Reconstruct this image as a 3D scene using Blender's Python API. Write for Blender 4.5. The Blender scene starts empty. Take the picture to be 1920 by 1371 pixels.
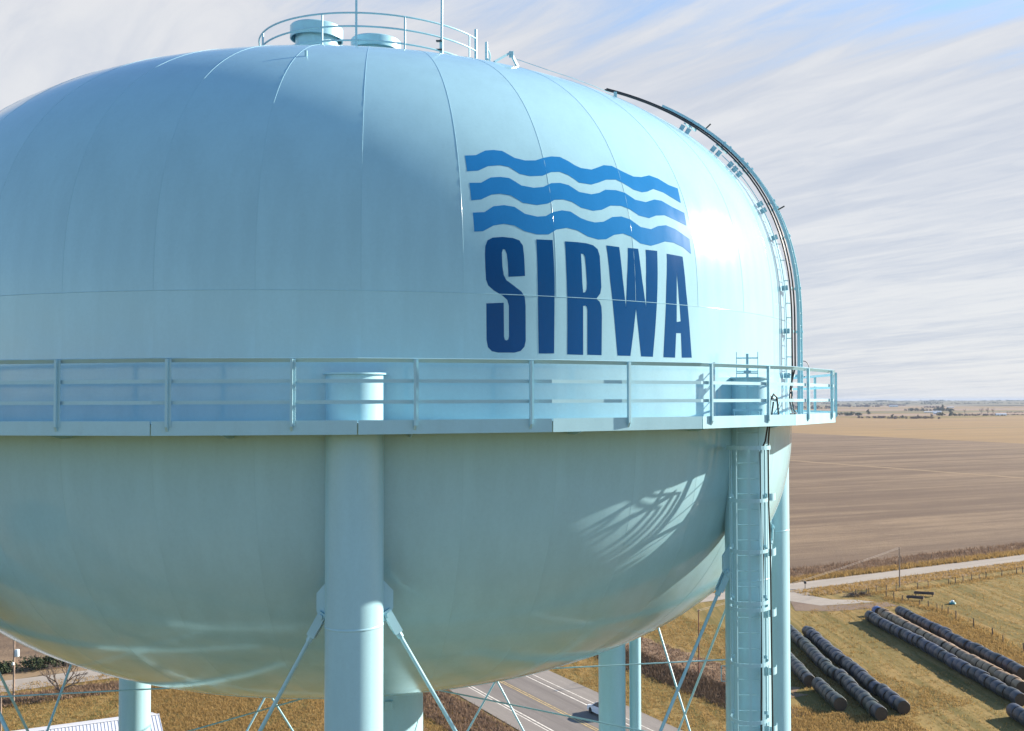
import bpy, bmesh, math, random
import numpy as np
from mathutils import Vector, Matrix

random.seed(7)
rng = np.random.default_rng(7)
R = math.radians
sc = bpy.context.scene
C = sc.collection

# ------------------------------------------------------------------ camera
EYE = 35.0
cam = bpy.data.cameras.new('camera')
cam.sensor_width = 36.0
cam.lens = 37.852
cam.shift_x = -0.1055
cam.shift_y = 0.0055
cam.clip_start = 0.1
cam.clip_end = 60000
cam_o = bpy.data.objects.new('camera', cam)
C.objects.link(cam_o)
cam_o.matrix_world = Matrix.Translation((0, 0, EYE)) @ Matrix.Rotation(R(90) + math.atan(0.0277), 4, 'X') @ Matrix.Rotation(-0.0038, 4, 'Z')
sc.camera = cam_o

# ------------------------------------------------------------------ light
SUN_AZ, SUN_EL = 66.0, 22.3
sun = bpy.data.lights.new('sun', 'SUN')
sun.energy = 5.0
sun.angle = R(0.53)
sun.color = (1.0, 0.885, 0.745)
sun_o = bpy.data.objects.new('sun', sun)
C.objects.link(sun_o)
sdir = Vector((math.sin(R(SUN_AZ)) * math.cos(R(SUN_EL)), math.cos(R(SUN_AZ)) * math.cos(R(SUN_EL)), math.sin(R(SUN_EL))))
sun_o.rotation_euler = sdir.to_track_quat('Z', 'Y').to_euler()

world = bpy.data.worlds.new('World')
sc.world = world
world.use_nodes = True
wt = world.node_tree
wt.nodes.clear()


def nodes_of(nt):
    def N(kind, **kw):
        n = nt.nodes.new(kind)
        for k, v in kw.items():
            if k.startswith('i_'):
                key = k[2:]
                key = int(key) if key.isdigit() else key.replace('_', ' ')
                n.inputs[key].default_value = v
            else:
                setattr(n, k, v)
        return n

    def L(a, b):
        nt.links.new(a, b)

    def M(op, a, b=None, c=None, clamp=False):
        n = nt.nodes.new('ShaderNodeMath')
        n.operation = op
        n.use_clamp = clamp
        for i, v in enumerate((a, b, c)):
            if v is None:
                continue
            if isinstance(v, (int, float)):
                n.inputs[i].default_value = v
            else:
                L(v, n.inputs[i])
        return n.outputs[0]

    def ramp(val, a, b, lo=0.0, hi=1.0, smooth=True):
        n = nt.nodes.new('ShaderNodeMapRange')
        n.interpolation_type = 'SMOOTHSTEP' if smooth else 'LINEAR'
        n.inputs['From Min'].default_value = a
        n.inputs['From Max'].default_value = b
        n.inputs['To Min'].default_value = lo
        n.inputs['To Max'].default_value = hi
        L(val, n.inputs['Value'])
        return n.outputs[0]

    def mix(fac, a, b):
        n = nt.nodes.new('ShaderNodeMix')
        n.data_type = 'RGBA'
        for s, v in ((n.inputs['Factor'], fac), (n.inputs['A'], a), (n.inputs['B'], b)):
            if isinstance(v, (int, float)):
                s.default_value = v
            elif isinstance(v, tuple):
                s.default_value = (*v, 1.0)
            else:
                L(v, s)
        return n.outputs['Result']
    return N, L, M, ramp, mix


N, L, M, ramp, mix = nodes_of(wt)
sky = N('ShaderNodeTexSky', sky_type='NISHITA', sun_disc=False)
sky.sun_elevation = R(SUN_EL)
sky.sun_rotation = R(SUN_AZ)
sky.altitude = 300
sky.air_density = 1.1
sky.dust_density = 0.2
sky.ozone_density = 3.5
tc = N('ShaderNodeTexCoord')
sep = N('ShaderNodeSeparateXYZ')
L(tc.outputs['Generated'], sep.inputs[0])
zz = M('ADD', M('MAXIMUM', sep.outputs[2], 0.0), 0.075)
px = M('DIVIDE', sep.outputs[0], zz)
py = M('DIVIDE', sep.outputs[1], zz)
ux, uy = math.sin(R(-40)), math.cos(R(-40))
along = M('ADD', M('MULTIPLY', px, ux), M('MULTIPLY', py, uy))
across = M('SUBTRACT', M('MULTIPLY', px, uy), M('MULTIPLY', py, ux))


def streak(sa, sb, scale, detail, rough, dist, off):
    cv = N('ShaderNodeCombineXYZ')
    L(M('MULTIPLY', along, sa), cv.inputs[0])
    L(M('MULTIPLY', across, sb), cv.inputs[1])
    cv.inputs[2].default_value = off
    n = N('ShaderNodeTexNoise')
    n.inputs['Scale'].default_value = scale
    n.inputs['Detail'].default_value = detail
    n.inputs['Roughness'].default_value = rough
    n.inputs['Distortion'].default_value = dist
    L(cv.outputs[0], n.inputs['Vector'])
    return n.outputs['Fac']


n_big = streak(0.35, 0.6, 0.8, 3, 0.5, 0.2, 3.1)
n_streak = streak(0.16, 1.5, 1.25, 8, 0.62, 0.7, 1.7)
n_fine = streak(0.8, 2.6, 2.6, 7, 0.62, 0.6, 8.4)
dens = M('ADD', M('ADD', M('MULTIPLY', n_big, 0.75), M('MULTIPLY', n_streak, 0.85)), M('MULTIPLY', n_fine, 0.42))
# the cirrus sheet is thick towards the horizon and towards the sun, and thins overhead and behind
sheet = M('SUBTRACT', ramp(sep.outputs[2], 0.20, 0.54, 0.67, -0.08), M('MULTIPLY', M('SUBTRACT', 0.75, M('ADD', M('MULTIPLY', sep.outputs[0], -0.10), M('MULTIPLY', sep.outputs[1], 0.75))), 0.75))
cov = ramp(M('ADD', dens, sheet), 0.97, 1.46)
cov = M('MULTIPLY', cov, 0.97)
shade = ramp(M('ADD', M('ADD', M('MULTIPLY', n_streak, 0.5), M('MULTIPLY', n_fine, 0.42)), M('MULTIPLY', n_big, 0.5)), 0.52, 0.84)
cloud_col = mix(shade, (0.63, 0.68, 0.785), (0.86, 0.87, 0.90))
bg1 = N('ShaderNodeBackground')
bg1.inputs[1].default_value = 0.095
L(sky.outputs[0], bg1.inputs[0])
bg2 = N('ShaderNodeBackground')
bg2.inputs[1].default_value = 0.365
L(cloud_col, bg2.inputs[0])
mx = N('ShaderNodeMixShader')
L(cov, mx.inputs[0])
L(bg1.outputs[0], mx.inputs[1])
L(bg2.outputs[0], mx.inputs[2])
wo = N('ShaderNodeOutputWorld')
L(mx.outputs[0], wo.inputs[0])

sc.view_settings.view_transform = 'Standard'
sc.view_settings.look = 'None'
sc.view_settings.gamma = 1.0
sc.view_settings.exposure = 1.35
sc.view_settings.use_curve_mapping = False
sc.render.engine = 'CYCLES'
cy = sc.cycles
cy.use_denoising = True
cy.max_bounces = 6
cy.diffuse_bounces = 3
cy.glossy_bounces = 3
cy.transmission_bounces = 3
cy.volume_bounces = 0
cy.transparent_max_bounces = 6
cy.sample_clamp_indirect = 6.0
cy.caustics_reflective = False
cy.caustics_refractive = False


# ------------------------------------------------------------------ materials
def new_mat(name):
    m = bpy.data.materials.new(name)
    m.use_nodes = True
    nt = m.node_tree
    b = nt.nodes['Principled BSDF']
    return m, nt, b


def tex(N, L, vec, scale, detail=4, rough=0.55, dist=0.0, mul=None):
    if mul is not None:
        mp = N('ShaderNodeMapping')
        mp.vector_type = 'TEXTURE'
        mp.inputs['Scale'].default_value = tuple(1.0 / q for q in mul[:3])
        if len(mul) > 3:
            mp.inputs['Rotation'].default_value = (0, 0, R(mul[3]))
        L(vec, mp.inputs[0])
        vec = mp.outputs[0]
    n = N('ShaderNodeTexNoise')
    n.inputs['Scale'].default_value = scale
    n.inputs['Detail'].default_value = detail
    n.inputs['Roughness'].default_value = rough
    n.inputs['Distortion'].default_value = dist
    L(vec, n.inputs['Vector'])
    return n.outputs['Fac']


def plain(name, col, rough=0.5, metal=0.0, var=0.12, scale=3.0, bump=0.0, spec=0.5):
    m, nt, b = new_mat(name)
    N, L, M, ramp, mix = nodes_of(nt)
    tcn = N('ShaderNodeTexCoord')
    f = tex(N, L, tcn.outputs['Object'], scale, 5, 0.6)
    lo = tuple(c * (1 - var) for c in col)
    hi = tuple(min(1, c * (1 + var)) for c in col)
    L(mix(ramp(f, 0.3, 0.7), lo, hi), b.inputs['Base Color'])
    b.inputs['Roughness'].default_value = rough
    b.inputs['Metallic'].default_value = metal
    b.inputs['Specular IOR Level'].default_value = spec
    if bump:
        bn = N('ShaderNodeBump')
        bn.inputs['Strength'].default_value = bump
        bn.inputs['Distance'].default_value = 0.05
        L(f, bn.inputs['Height'])
        L(bn.outputs[0], b.inputs['Normal'])
    return m


def paint_mat(name, col, rough, wave, spec=0.5):
    """gloss tank enamel: faint streaks of chalking, soft waviness of the rolled plate"""
    m, nt, b = new_mat(name)
    N, L, M, ramp, mix = nodes_of(nt)
    tcn = N('ShaderNodeTexCoord')
    v = tcn.outputs['Object']
    f1 = tex(N, L, v, 0.35, 4, 0.55, mul=(1, 1, 0.5))
    f2 = tex(N, L, v, 2.2, 6, 0.65, mul=(1, 1, 0.18))
    f3 = tex(N, L, v, 14.0, 4, 0.7)
    f = M('ADD', M('ADD', M('MULTIPLY', f1, 0.45), M('MULTIPLY', f2, 0.35)), M('MULTIPLY', f3, 0.2))
    lo = tuple(c * 0.93 for c in col)
    hi = tuple(min(1, c * 1.05) for c in col)
    L(mix(ramp(f, 0.36, 0.64), lo, hi), b.inputs['Base Color'])
    L(ramp(f2, 0.3, 0.7, rough * 0.9, rough * 1.15), b.inputs['Roughness'])
    b.inputs['IOR'].default_value = 1.5
    b.inputs['Specular IOR Level'].default_value = spec
    if wave:
        w1 = tex(N, L, v, 0.42, 2, 0.45, mul=(1, 1, 1.7))
        bn = N('ShaderNodeBump')
        bn.inputs['Strength'].default_value = wave
        bn.inputs['Distance'].default_value = 0.35
        L(w1, bn.inputs['Height'])
        w2 = tex(N, L, v, 30.0, 3, 0.6)
        bn2 = N('ShaderNodeBump')
        bn2.inputs['Strength'].default_value = 0.05
        bn2.inputs['Distance'].default_value = 0.01
        L(w2, bn2.inputs['Height'])
        L(bn.outputs[0], bn2.inputs['Normal'])
        L(bn2.outputs[0], b.inputs['Normal'])
    return m


PAINT = (0.315, 0.535, 0.615)
m_tank = paint_mat('tank_enamel', PAINT, 0.125, 0.045)
m_steel = paint_mat('painted_steel', PAINT, 0.32, 0.0)
m_letter = paint_mat('navy_lettering_paint', (0.003, 0.064, 0.20), 0.18, 0.0, 0.12)
m_wave = paint_mat('bright_blue_lettering_paint', (0.018, 0.175, 0.43), 0.18, 0.0, 0.15)
m_black = plain('black_rubber', (0.016, 0.016, 0.018), 0.45)
m_dark = plain('dark_metal', (0.05, 0.055, 0.06), 0.5, 0.4)


def ground_mat(name, cols, scales, streak=None, bump=0.35, dist=0.15, rough=0.95):
    """cols: three colours; scales: coarse, middle, fine noise; streak = (scale, stretch, heading, amount)"""
    m, nt, b = new_mat(name)
    N, L, M, ramp, mix = nodes_of(nt)
    cols = [tuple(c * 0.8 for c in q) for q in cols]
    v = N('ShaderNodeTexCoord').outputs['Object']
    a = tex(N, L, v, scales[0], 5, 0.6, 0.4)
    c = tex(N, L, v, scales[1], 5, 0.65, 0.3)
    d = tex(N, L, v, scales[2], 4, 0.7)
    k = mix(ramp(M('ADD', M('MULTIPLY', a, 0.65), M('MULTIPLY', c, 0.35)), 0.38, 0.62), cols[0], cols[1])
    k = mix(ramp(M('ADD', M('MULTIPLY', c, 0.5), M('MULTIPLY', d, 0.5)), 0.46, 0.66, 0.0, 0.85), k, cols[2])
    h = M('ADD', M('MULTIPLY', c, 0.5), M('MULTIPLY', d, 0.5))
    if streak:
        s = tex(N, L, v, streak[0], 5, 0.6, 0.25, mul=(streak[1], 1.0, 1.0, streak[2]))
        k = mix(ramp(s, 0.42, 0.62, 0.0, streak[3]), k, cols[3])
        h = M('ADD', h, M('MULTIPLY', s, 0.5))
        if len(streak) > 4:
            s2 = tex(N, L, v, streak[4], 5, 0.7, 0.2, mul=(streak[5] if len(streak) > 5 else streak[1], 1.0, 1.0, streak[2]))
            k = mix(ramp(s2, 0.40, 0.66, 0.0, streak[3] * 0.8), k, cols[3])
    L(k, b.inputs['Base Color'])
    b.inputs['Roughness'].default_value = rough
    b.inputs['Specular IOR Level'].default_value = 0.15
    bn = N('ShaderNodeBump')
    bn.inputs['Strength'].default_value = bump
    bn.inputs['Distance'].default_value = dist
    L(h, bn.inputs['Height'])
    L(bn.outputs[0], b.inputs['Normal'])
    return m


m_ground = ground_mat('winter_pasture', [(0.36, 0.235, 0.085), (0.27, 0.205, 0.065), (0.42, 0.28, 0.11), (0.15, 0.125, 0.035)], (0.035, 0.35, 3.2), (0.55, 0.05, -84.0, 0.85, 1.3))
m_brown = ground_mat('harvested_bean_field', [(0.29, 0.207, 0.130), (0.24, 0.172, 0.112), (0.355, 0.257, 0.162), (0.145, 0.100, 0.070)], (0.012, 0.20, 1.6), (0.05, 0.035, 26.4, 0.75, 0.15, 0.16), 0.7, 0.5)
m_tan = ground_mat('corn_stubble_field', [(0.37, 0.245, 0.105), (0.32, 0.21, 0.10), (0.42, 0.285, 0.135), (0.26, 0.17, 0.085)], (0.006, 0.06, 0.5), (0.02, 0.05, 26.0, 0.5, 0.1), 0.2, 0.2)
m_strip = ground_mat('dry_grass_strip', [(0.33, 0.235, 0.14), (0.29, 0.205, 0.12), (0.37, 0.27, 0.16)], (0.05, 0.3, 1.5))
m_far1 = ground_mat('far_pink_field', [(0.36, 0.25, 0.17), (0.30, 0.21, 0.15), (0.40, 0.29, 0.19)], (0.004, 0.03, 0.2))
m_far2 = ground_mat('far_green_field', [(0.20, 0.175, 0.09), (0.17, 0.15, 0.08), (0.24, 0.20, 0.11)], (0.004, 0.03, 0.2))
m_gravel = ground_mat('pale_gravel', [(0.43, 0.385, 0.325), (0.38, 0.335, 0.285), (0.48, 0.43, 0.37), (0.34, 0.30, 0.25)], (0.08, 0.8, 8.0), (0.9, 0.05, 32.4, 0.5), 0.2, 0.03)
m_concrete = ground_mat('highway_concrete', [(0.26, 0.235, 0.21), (0.235, 0.213, 0.193), (0.30, 0.27, 0.24), (0.18, 0.16, 0.145)], (0.06, 0.5, 6.0), (0.62, 0.03, -58.3, 0.75), 0.1, 0.02, 0.85)
m_shoulder = ground_mat('road_shoulder', [(0.33, 0.30, 0.262), (0.29, 0.262, 0.235), (0.37, 0.335, 0.295), (0.25, 0.225, 0.20)], (0.06, 0.5, 6.0), (0.8, 0.05, -58.3, 0.5), 0.12, 0.02)
m_white = plain('road_paint', (0.62, 0.58, 0.50), 0.7, var=0.25, scale=1.5)
m_yellow = plain('yellow_road_paint', (0.50, 0.36, 0.14), 0.7, var=0.3, scale=1.5)
m_ditch = ground_mat('dark_ditch_weeds', [(0.11, 0.08, 0.055), (0.15, 0.10, 0.07), (0.21, 0.15, 0.095)], (0.1, 0.6, 3.0), None, 0.6, 0.3)
m_ruddy = ground_mat('ruddy_dead_weeds', [(0.26, 0.17, 0.11), (0.31, 0.21, 0.125), (0.35, 0.255, 0.15)], (0.08, 0.5, 3.0), None, 0.6, 0.3)
m_mud = ground_mat('trodden_earth', [(0.24, 0.175, 0.125), (0.21, 0.15, 0.115), (0.29, 0.22, 0.15)], (0.15, 0.9, 5.0), None, 0.4, 0.08)


def leaf_mat(name, lo, hi, rough=0.85, through=0.0):
    m, nt, b = new_mat(name)
    N, L, M, ramp, mix = nodes_of(nt)
    g = N('ShaderNodeNewGeometry')
    v = N('ShaderNodeTexCoord').outputs['Object']
    f = tex(N, L, v, 1.3, 3, 0.6)
    r = M('ADD', M('MULTIPLY', g.outputs['Random Per Island'], 0.65), M('MULTIPLY', f, 0.35))
    col = mix(ramp(r, 0.12, 0.88, smooth=False), lo, hi)
    L(col, b.inputs['Base Color'])
    b.inputs['Roughness'].default_value = rough
    b.inputs['Specular IOR Level'].default_value = 0.2
    if through:
        # thin dry blades let light through to the shaded side
        t = N('ShaderNodeBsdfTranslucent')
        L(col, t.inputs['Color'])
        ms = N('ShaderNodeMixShader')
        ms.inputs[0].default_value = through
        L(b.outputs[0], ms.inputs[1])
        L(t.outputs[0], ms.inputs[2])
        L(ms.outputs[0], nt.nodes['Material Output'].inputs['Surface'])
    return m


m_blade = leaf_mat('dry_grass_blades', (0.22, 0.145, 0.05), (0.43, 0.29, 0.115), through=0.45)
m_blade_green = leaf_mat('fading_green_grass_blades', (0.20, 0.15, 0.045), (0.40, 0.29, 0.105), through=0.45)
m_weed = leaf_mat('dead_weed_stems', (0.13, 0.085, 0.06), (0.30, 0.205, 0.135), through=0.3)
m_darkweed = leaf_mat('dark_wet_weeds', (0.055, 0.038, 0.027), (0.17, 0.115, 0.075), through=0.2)
m_ever = leaf_mat('evergreen_foliage', (0.018, 0.032, 0.016), (0.060, 0.075, 0.035))
m_twig = leaf_mat('bare_twigs', (0.10, 0.075, 0.06), (0.20, 0.155, 0.125))
m_wood = leaf_mat('leafless_wood', (0.085, 0.060, 0.055), (0.20, 0.145, 0.125))
m_bark = plain('grey_bark', (0.13, 0.10, 0.08), 0.9, var=0.3, scale=4, bump=0.5)
m_post = plain('weathered_post', (0.12, 0.085, 0.065), 0.9, var=0.35, scale=5, bump=0.4)
m_pole = plain('utility_pole_wood', (0.26, 0.19, 0.145), 0.85, var=0.25, scale=2)
m_redpole = plain('rusty_steel_pole', (0.20, 0.07, 0.045), 0.7, var=0.3, scale=2)
m_wire = plain('bare_aluminium_wire', (0.55, 0.5, 0.45), 0.4, 0.6)
m_carpaint = plain('white_car_paint', (0.72, 0.74, 0.78), 0.22, var=0.02)
m_glass = plain('dark_car_glass', (0.015, 0.02, 0.028), 0.08, var=0.05)
m_tyre = plain('tyre_rubber', (0.02, 0.02, 0.02), 0.8)
m_rim = plain('alloy_rim', (0.5, 0.5, 0.52), 0.3, 0.8)
m_lamp = plain('lamp_lens', (0.75, 0.76, 0.78), 0.1)
m_roof = plain('white_metal_roofing', (0.66, 0.67, 0.69), 0.4, 0.1, var=0.05, scale=1.2)
m_siding = plain('farm_white_siding', (0.62, 0.64, 0.68), 0.6, var=0.06, scale=0.3)
m_trough = plain('dark_feed_trough', (0.05, 0.035, 0.035), 0.8, var=0.3, scale=2)
m_teal = plain('teal_plastic', (0.03, 0.20, 0.20), 0.45)
m_pale = plain('pale_plastic', (0.55, 0.62, 0.62), 0.45)
m_can = plain('transformer_enamel', (0.50, 0.58, 0.62), 0.4)


def bale_mat(name, wrap, dark, straw):
    m, nt, b = new_mat(name)
    N, L, M, ramp, mix = nodes_of(nt)
    oi = N('ShaderNodeObjectInfo')
    tcn = N('ShaderNodeTexCoord')
    v = tcn.outputs['Object']
    f = tex(N, L, v, 2.5, 6, 0.65)
    g = tex(N, L, v, 7.0, 4, 0.7, mul=(0.25, 1, 1))
    k = mix(oi.outputs['Random'], wrap, dark)
    k = mix(ramp(f, 0.52, 0.75, 0, 0.55), k, straw)
    k = mix(ramp(g, 0.5, 0.8, 0, 0.35), k, dark)
    L(k, b.inputs['Base Color'])
    b.inputs['Roughness'].default_value = 0.46
    bn = N('ShaderNodeBump')
    bn.inputs['Strength'].default_value = 0.5
    bn.inputs['Distance'].default_value = 0.06
    L(g, bn.inputs['Height'])
    L(bn.outputs[0], b.inputs['Normal'])
    return m


m_bale = bale_mat('dark_net_wrap', (0.036, 0.044, 0.070), (0.026, 0.034, 0.034), (0.10, 0.062, 0.060))
m_bale_green = bale_mat('dark_green_net_wrap', (0.028, 0.042, 0.033), (0.032, 0.038, 0.046), (0.08, 0.063, 0.05))
m_bale_straw = bale_mat('bare_straw_with_weathered_net', (0.31, 0.20, 0.10), (0.22, 0.15, 0.09), (0.36, 0.24, 0.12))
m_bale_blue = bale_mat('bright_blue_net_wrap', (0.03, 0.09, 0.28), (0.03, 0.08, 0.22), (0.06, 0.10, 0.2))
m_end = ground_mat('bale_end_straw', [(0.11, 0.078, 0.055), (0.085, 0.062, 0.046), (0.15, 0.105, 0.07)], (0.8, 3.0, 12.0), None, 0.6, 0.05)


# ------------------------------------------------------------------ mesh helpers
class MB:
    def __init__(self):
        self.v = []
        self.f = []

    def add(self, verts, faces):
        o = len(self.v)
        self.v.extend([tuple(p) for p in verts])
        self.f.extend([tuple(i + o for i in fc) for fc in faces])
        return self

    def box(self, c, s, M3=None):
        hx, hy, hz = s[0] / 2, s[1] / 2, s[2] / 2
        P = [Vector((x, y, z)) for z in (-hz, hz) for y in (-hy, hy) for x in (-hx, hx)]
        if M3 is not None:
            P = [M3 @ p for p in P]
        c = Vector(c)
        return self.add([p + c for p in P], [(0, 2, 3, 1), (4, 5, 7, 6), (0, 1, 5, 4), (2, 6, 7, 3), (0, 4, 6, 2), (1, 3, 7, 5)])

    def tube(self, path, r, n=8, caps=True, flat=None, closed=False):
        """swept tube; flat=(w, h, up) sweeps a flat bar with its height along up"""
        path = [Vector(p) for p in path]
        m = len(path)
        rings = []
        prev = None
        for i, p in enumerate(path):
            if closed:
                t = path[(i + 1) % m] - path[(i - 1) % m]
            else:
                t = path[min(i + 1, m - 1)] - path[max(i - 1, 0)]
            t = t.normalized()
            if flat:
                up = flat[2](p) if callable(flat[2]) else Vector(flat[2])
                side = t.cross(up)
                if side.length < 1e-6:
                    side = t.orthogonal()
                side.normalize()
                up = side.cross(t).normalized()
                w, h = flat[0] / 2, flat[1] / 2
                ring = [p + side * w + up * h, p - side * w + up * h, p - side * w - up * h, p + side * w - up * h]
            else:
                if prev is None:
                    a = t.orthogonal().normalized()
                else:
                    a = prev - t * prev.dot(t)
                    a = a.normalized() if a.length > 1e-6 else t.orthogonal().normalized()
                prev = a
                bb = t.cross(a)
                rr = r[i] if isinstance(r, (list, tuple)) else r
                ring = [p + (a * math.cos(2 * math.pi * k / n) + bb * math.sin(2 * math.pi * k / n)) * rr for k in range(n)]
            rings.append(ring)
        k = len(rings[0])
        verts = [q for ring in rings for q in ring]
        faces = []
        for i in range(m if closed else m - 1):
            j = (i + 1) % m
            for q in range(k):
                faces.append((i * k + q, i * k + (q + 1) % k, j * k + (q + 1) % k, j * k + q))
        if caps and not closed:
            faces.append(tuple(range(k))[::-1])
            faces.append(tuple((m - 1) * k + q for q in range(k)))
        return self.add(verts, faces)

    def lathe(self, prof, n=32, c=(0, 0), caps=True, a0=0.0, a1=2 * math.pi):
        full = abs(a1 - a0 - 2 * math.pi) < 1e-6
        k = n if full else n + 1
        verts = []
        for r, z in prof:
            for i in range(k):
                a = a0 + (a1 - a0) * i / n
                verts.append((c[0] + r * math.cos(a), c[1] + r * math.sin(a), z))
        faces = []
        for j in range(len(prof) - 1):
            for i in range(n):
                i2 = (i + 1) % k
                faces.append((j * k + i, j * k + i2, (j + 1) * k + i2, (j + 1) * k + i))
        if caps and full:
            faces.append(tuple(range(k))[::-1])
            faces.append(tuple((len(prof) - 1) * k + i for i in range(k)))
        return self.add(verts, faces)

    def prism(self, poly, thick, origin, ax, ay):
        """flat plate: poly in (a, b) along ax, ay; thickness both ways"""
        ax, ay, o = Vector(ax), Vector(ay), Vector(origin)
        nn = ax.cross(ay).normalized() * (thick / 2)
        k = len(poly)
        v = [o + ax * a + ay * b - nn for a, b in poly] + [o + ax * a + ay * b + nn for a, b in poly]
        f = [tuple(range(k))[::-1], tuple(range(k, 2 * k))] + [(i, (i + 1) % k, k + (i + 1) % k, k + i) for i in range(k)]
        return self.add(v, f)

    def mesh(self, name, mat, smooth=None):
        me = bpy.data.meshes.new(name)
        me.from_pydata(self.v, [], self.f)
        if mat:
            me.materials.append(mat)
        if smooth:
            me.shade_smooth()
            me.set_sharp_from_angle(angle=R(smooth))
        me.update()
        return me

    def obj(self, name, mat, parent=None, smooth=None, loc=(0, 0, 0), rz=0.0):
        return link(name, self.mesh(name, mat, smooth), parent, loc, rz)


def link(name, data, parent=None, loc=(0, 0, 0), rz=0.0):
    o = bpy.data.objects.new(name, data)
    C.objects.link(o)
    o.location = loc
    o.rotation_euler = (0, 0, rz)
    if parent:
        o.parent = parent
    return o


def tag(o, label=None, cat=None, group=None, kind=None):
    for k, v in (('label', label), ('category', cat), ('group', group), ('kind', kind)):
        if v:
            o[k] = v
    return o


def empty(name, loc, label, cat, group=None, rz=0.0):
    return tag(link(name, None, None, loc, rz), label, cat, group)


def kids(o):
    return [c for c in C.objects if c.parent == o]


def copy_tree(o, parent=None, chs=None):
    c = o.copy()
    C.objects.link(c)
    if parent:
        c.parent = parent
    for ch in kids(o):
        copy_tree(ch, c)
    return c


def sheet(name, pts, z, mat, **tags):
    """a flat sheet of ground or paving, laid z above the base ground"""
    me = bpy.data.meshes.new(name)
    me.from_pydata([(x, y, z) for x, y in pts], [], [tuple(range(len(pts)))])
    me.materials.append(mat)
    me.update()
    if me.polygons[0].normal.z < 0:
        me.flip_normals()
    o = link(name, me)
    tag(o, kind='structure', **tags)
    return o


# ------------------------------------------------------------------ the land
G = 20000.0
sheet('ground', [(-G, -G), (G, -G), (G, G), (-G, G)], 0.0, m_ground)

du = Vector((math.sin(R(57.6)), math.cos(R(57.6))))       # along the gravel road
dn = Vector((-du.y, du.x))
hu = Vector((math.sin(R(148.3)), math.cos(R(148.3))))     # along the highway, towards the viewer's right
hn = Vector((-hu.y, hu.x))


def rd(s, t):
    p = du * s + dn * t
    return (p.x, p.y)


def hw(s, t):
    p = hu * s + hn * t
    return (p.x, p.y)


def band(fn, t0, t1, s0, s1, n=1, jit=0.0):
    """strip between offsets t0 and t1, with unsteady edges when jit > 0"""
    a = [fn(s0 + (s1 - s0) * i / n, t0 + (random.uniform(-jit, jit) if jit else 0)) for i in range(n + 1)]
    b = [fn(s0 + (s1 - s0) * i / n, t1 + (random.uniform(-jit, jit) if jit else 0)) for i in range(n + 1)]
    return a + b[::-1]


def strip_sheet(name, fn, t0, t1, s0, s1, z, mat, n=40, jit=0.6):
    me = bpy.data.meshes.new(name)
    v, f = [], []
    for i in range(n + 1):
        s = s0 + (s1 - s0) * i / n
        for t in (t0, t1):
            x, y = fn(s, t + random.uniform(-jit, jit))
            v.append((x, y, z))
    for i in range(n):
        f.append((2 * i, 2 * i + 1, 2 * i + 3, 2 * i + 2))
    me.from_pydata(v, [], f)
    me.materials.append(mat)
    me.update()
    if me.polygons[0].normal.z < 0:
        me.flip_normals()
    return tag(link(name, me), kind='structure')


# signs: find which way hn points (positive offsets lie to the right of the viewer along the road)
H_SIGN = 1.0 if (hn.x * -20.52 + hn.y * 131.72) > 0 else -1.0
hn = hn * H_SIGN
HL, HR = 51.4, 66.0           # highway paving edges (offset along hn)
R0, R1 = 151.0, 157.2         # gravel road edges (offset along dn)

fb = Vector((-0.404, 0.915))  # far field boundary direction
p_tb = Vector((186.9, 1155.6))
sheet('bean_field', [rd(-30, 167.5), rd(560, 167.5), (480, 491), (319.8, 854.2), (186.9, 1155.6), (p_tb + fb * 500).to_tuple(), (-900, 1500), (-250, 500)], 0.02, m_brown)
sheet('corn_stubble', [(480, 491), (1400, 1120), (1500, 2380), (858, 2291), (640, 2040), (521, 1963), (470, 2100), (438, 2173), (-100, 2200), (p_tb + fb * 500).to_tuple(), (186.9, 1155.6), (319.8, 854.2)], 0.03, m_tan)
sheet('grass_waterway', [(96, 628), (110, 601), (178, 478), (330, 250), (334, 253), (181, 482), (114, 605), (101, 630)], 0.06, m_strip)
sheet('grass_terrace', [(60, 642), (108.7, 670), (291.6, 778), (350, 812), (348, 816), (290, 782), (107, 674), (58, 646)], 0.06, m_strip)
sheet('grass_terrace', [(323, 1262), (498, 1363), (900, 1620), (896, 1628), (494, 1370), (318, 1269)], 0.06, m_far2)
for k, (x0, y0, x1, y1, m) in enumerate([(300, 2300, 900, 2750, m_far1), (950, 2450, 1700, 3000, m_far1), (500, 2900, 1200, 3300, m_far2), (700, 3450, 1500, 4300, m_far1), (1600, 3300, 2900, 4500, m_far1),
                                         (900, 4500, 1900, 5300, m_tan), (2000, 4800, 3600, 6600, m_far1), (1300, 5600, 2300, 6500, m_far1), (600, 4600, 860, 5600, m_far2), (1750, 2300, 2600, 3100, m_tan)]):
    sheet('far_field', [(x0, y0), (x1, y0 + 90), (x1 + 60, y1), (x0 - 20, y1 - 60)], 0.05, m)

strip_sheet('road_ditch', rd, R1 + 2.6, R1 + 13.0, -40, 420, 0.035, m_ruddy, 90, 1.1)
strip_sheet('road_verge', rd, R1 - 0.1, R1 + 3.0, -40, 420, 0.04, m_strip, 90, 0.5)
strip_sheet('road_verge', rd, R0 - 6.0, R0 + 0.1, 135, 420, 0.012, m_strip, 60, 0.6)
strip_sheet('highway_ditch', hw, 75.5, 81.5, -175, -92, 0.03, m_ditch, 60, 0.9)
strip_sheet('highway_weeds', hw, 80.5, 87.0, -190, -98, 0.025, m_ruddy, 60, 1.2)
strip_sheet('highway_verge', hw, 45.5, 50.2, -160, 40, 0.018, m_ditch, 60, 0.5)
strip_sheet('highway_weeds', hw, 37.0, 44.0, -150, 40, 0.02, m_ruddy, 50, 1.2)

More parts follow.
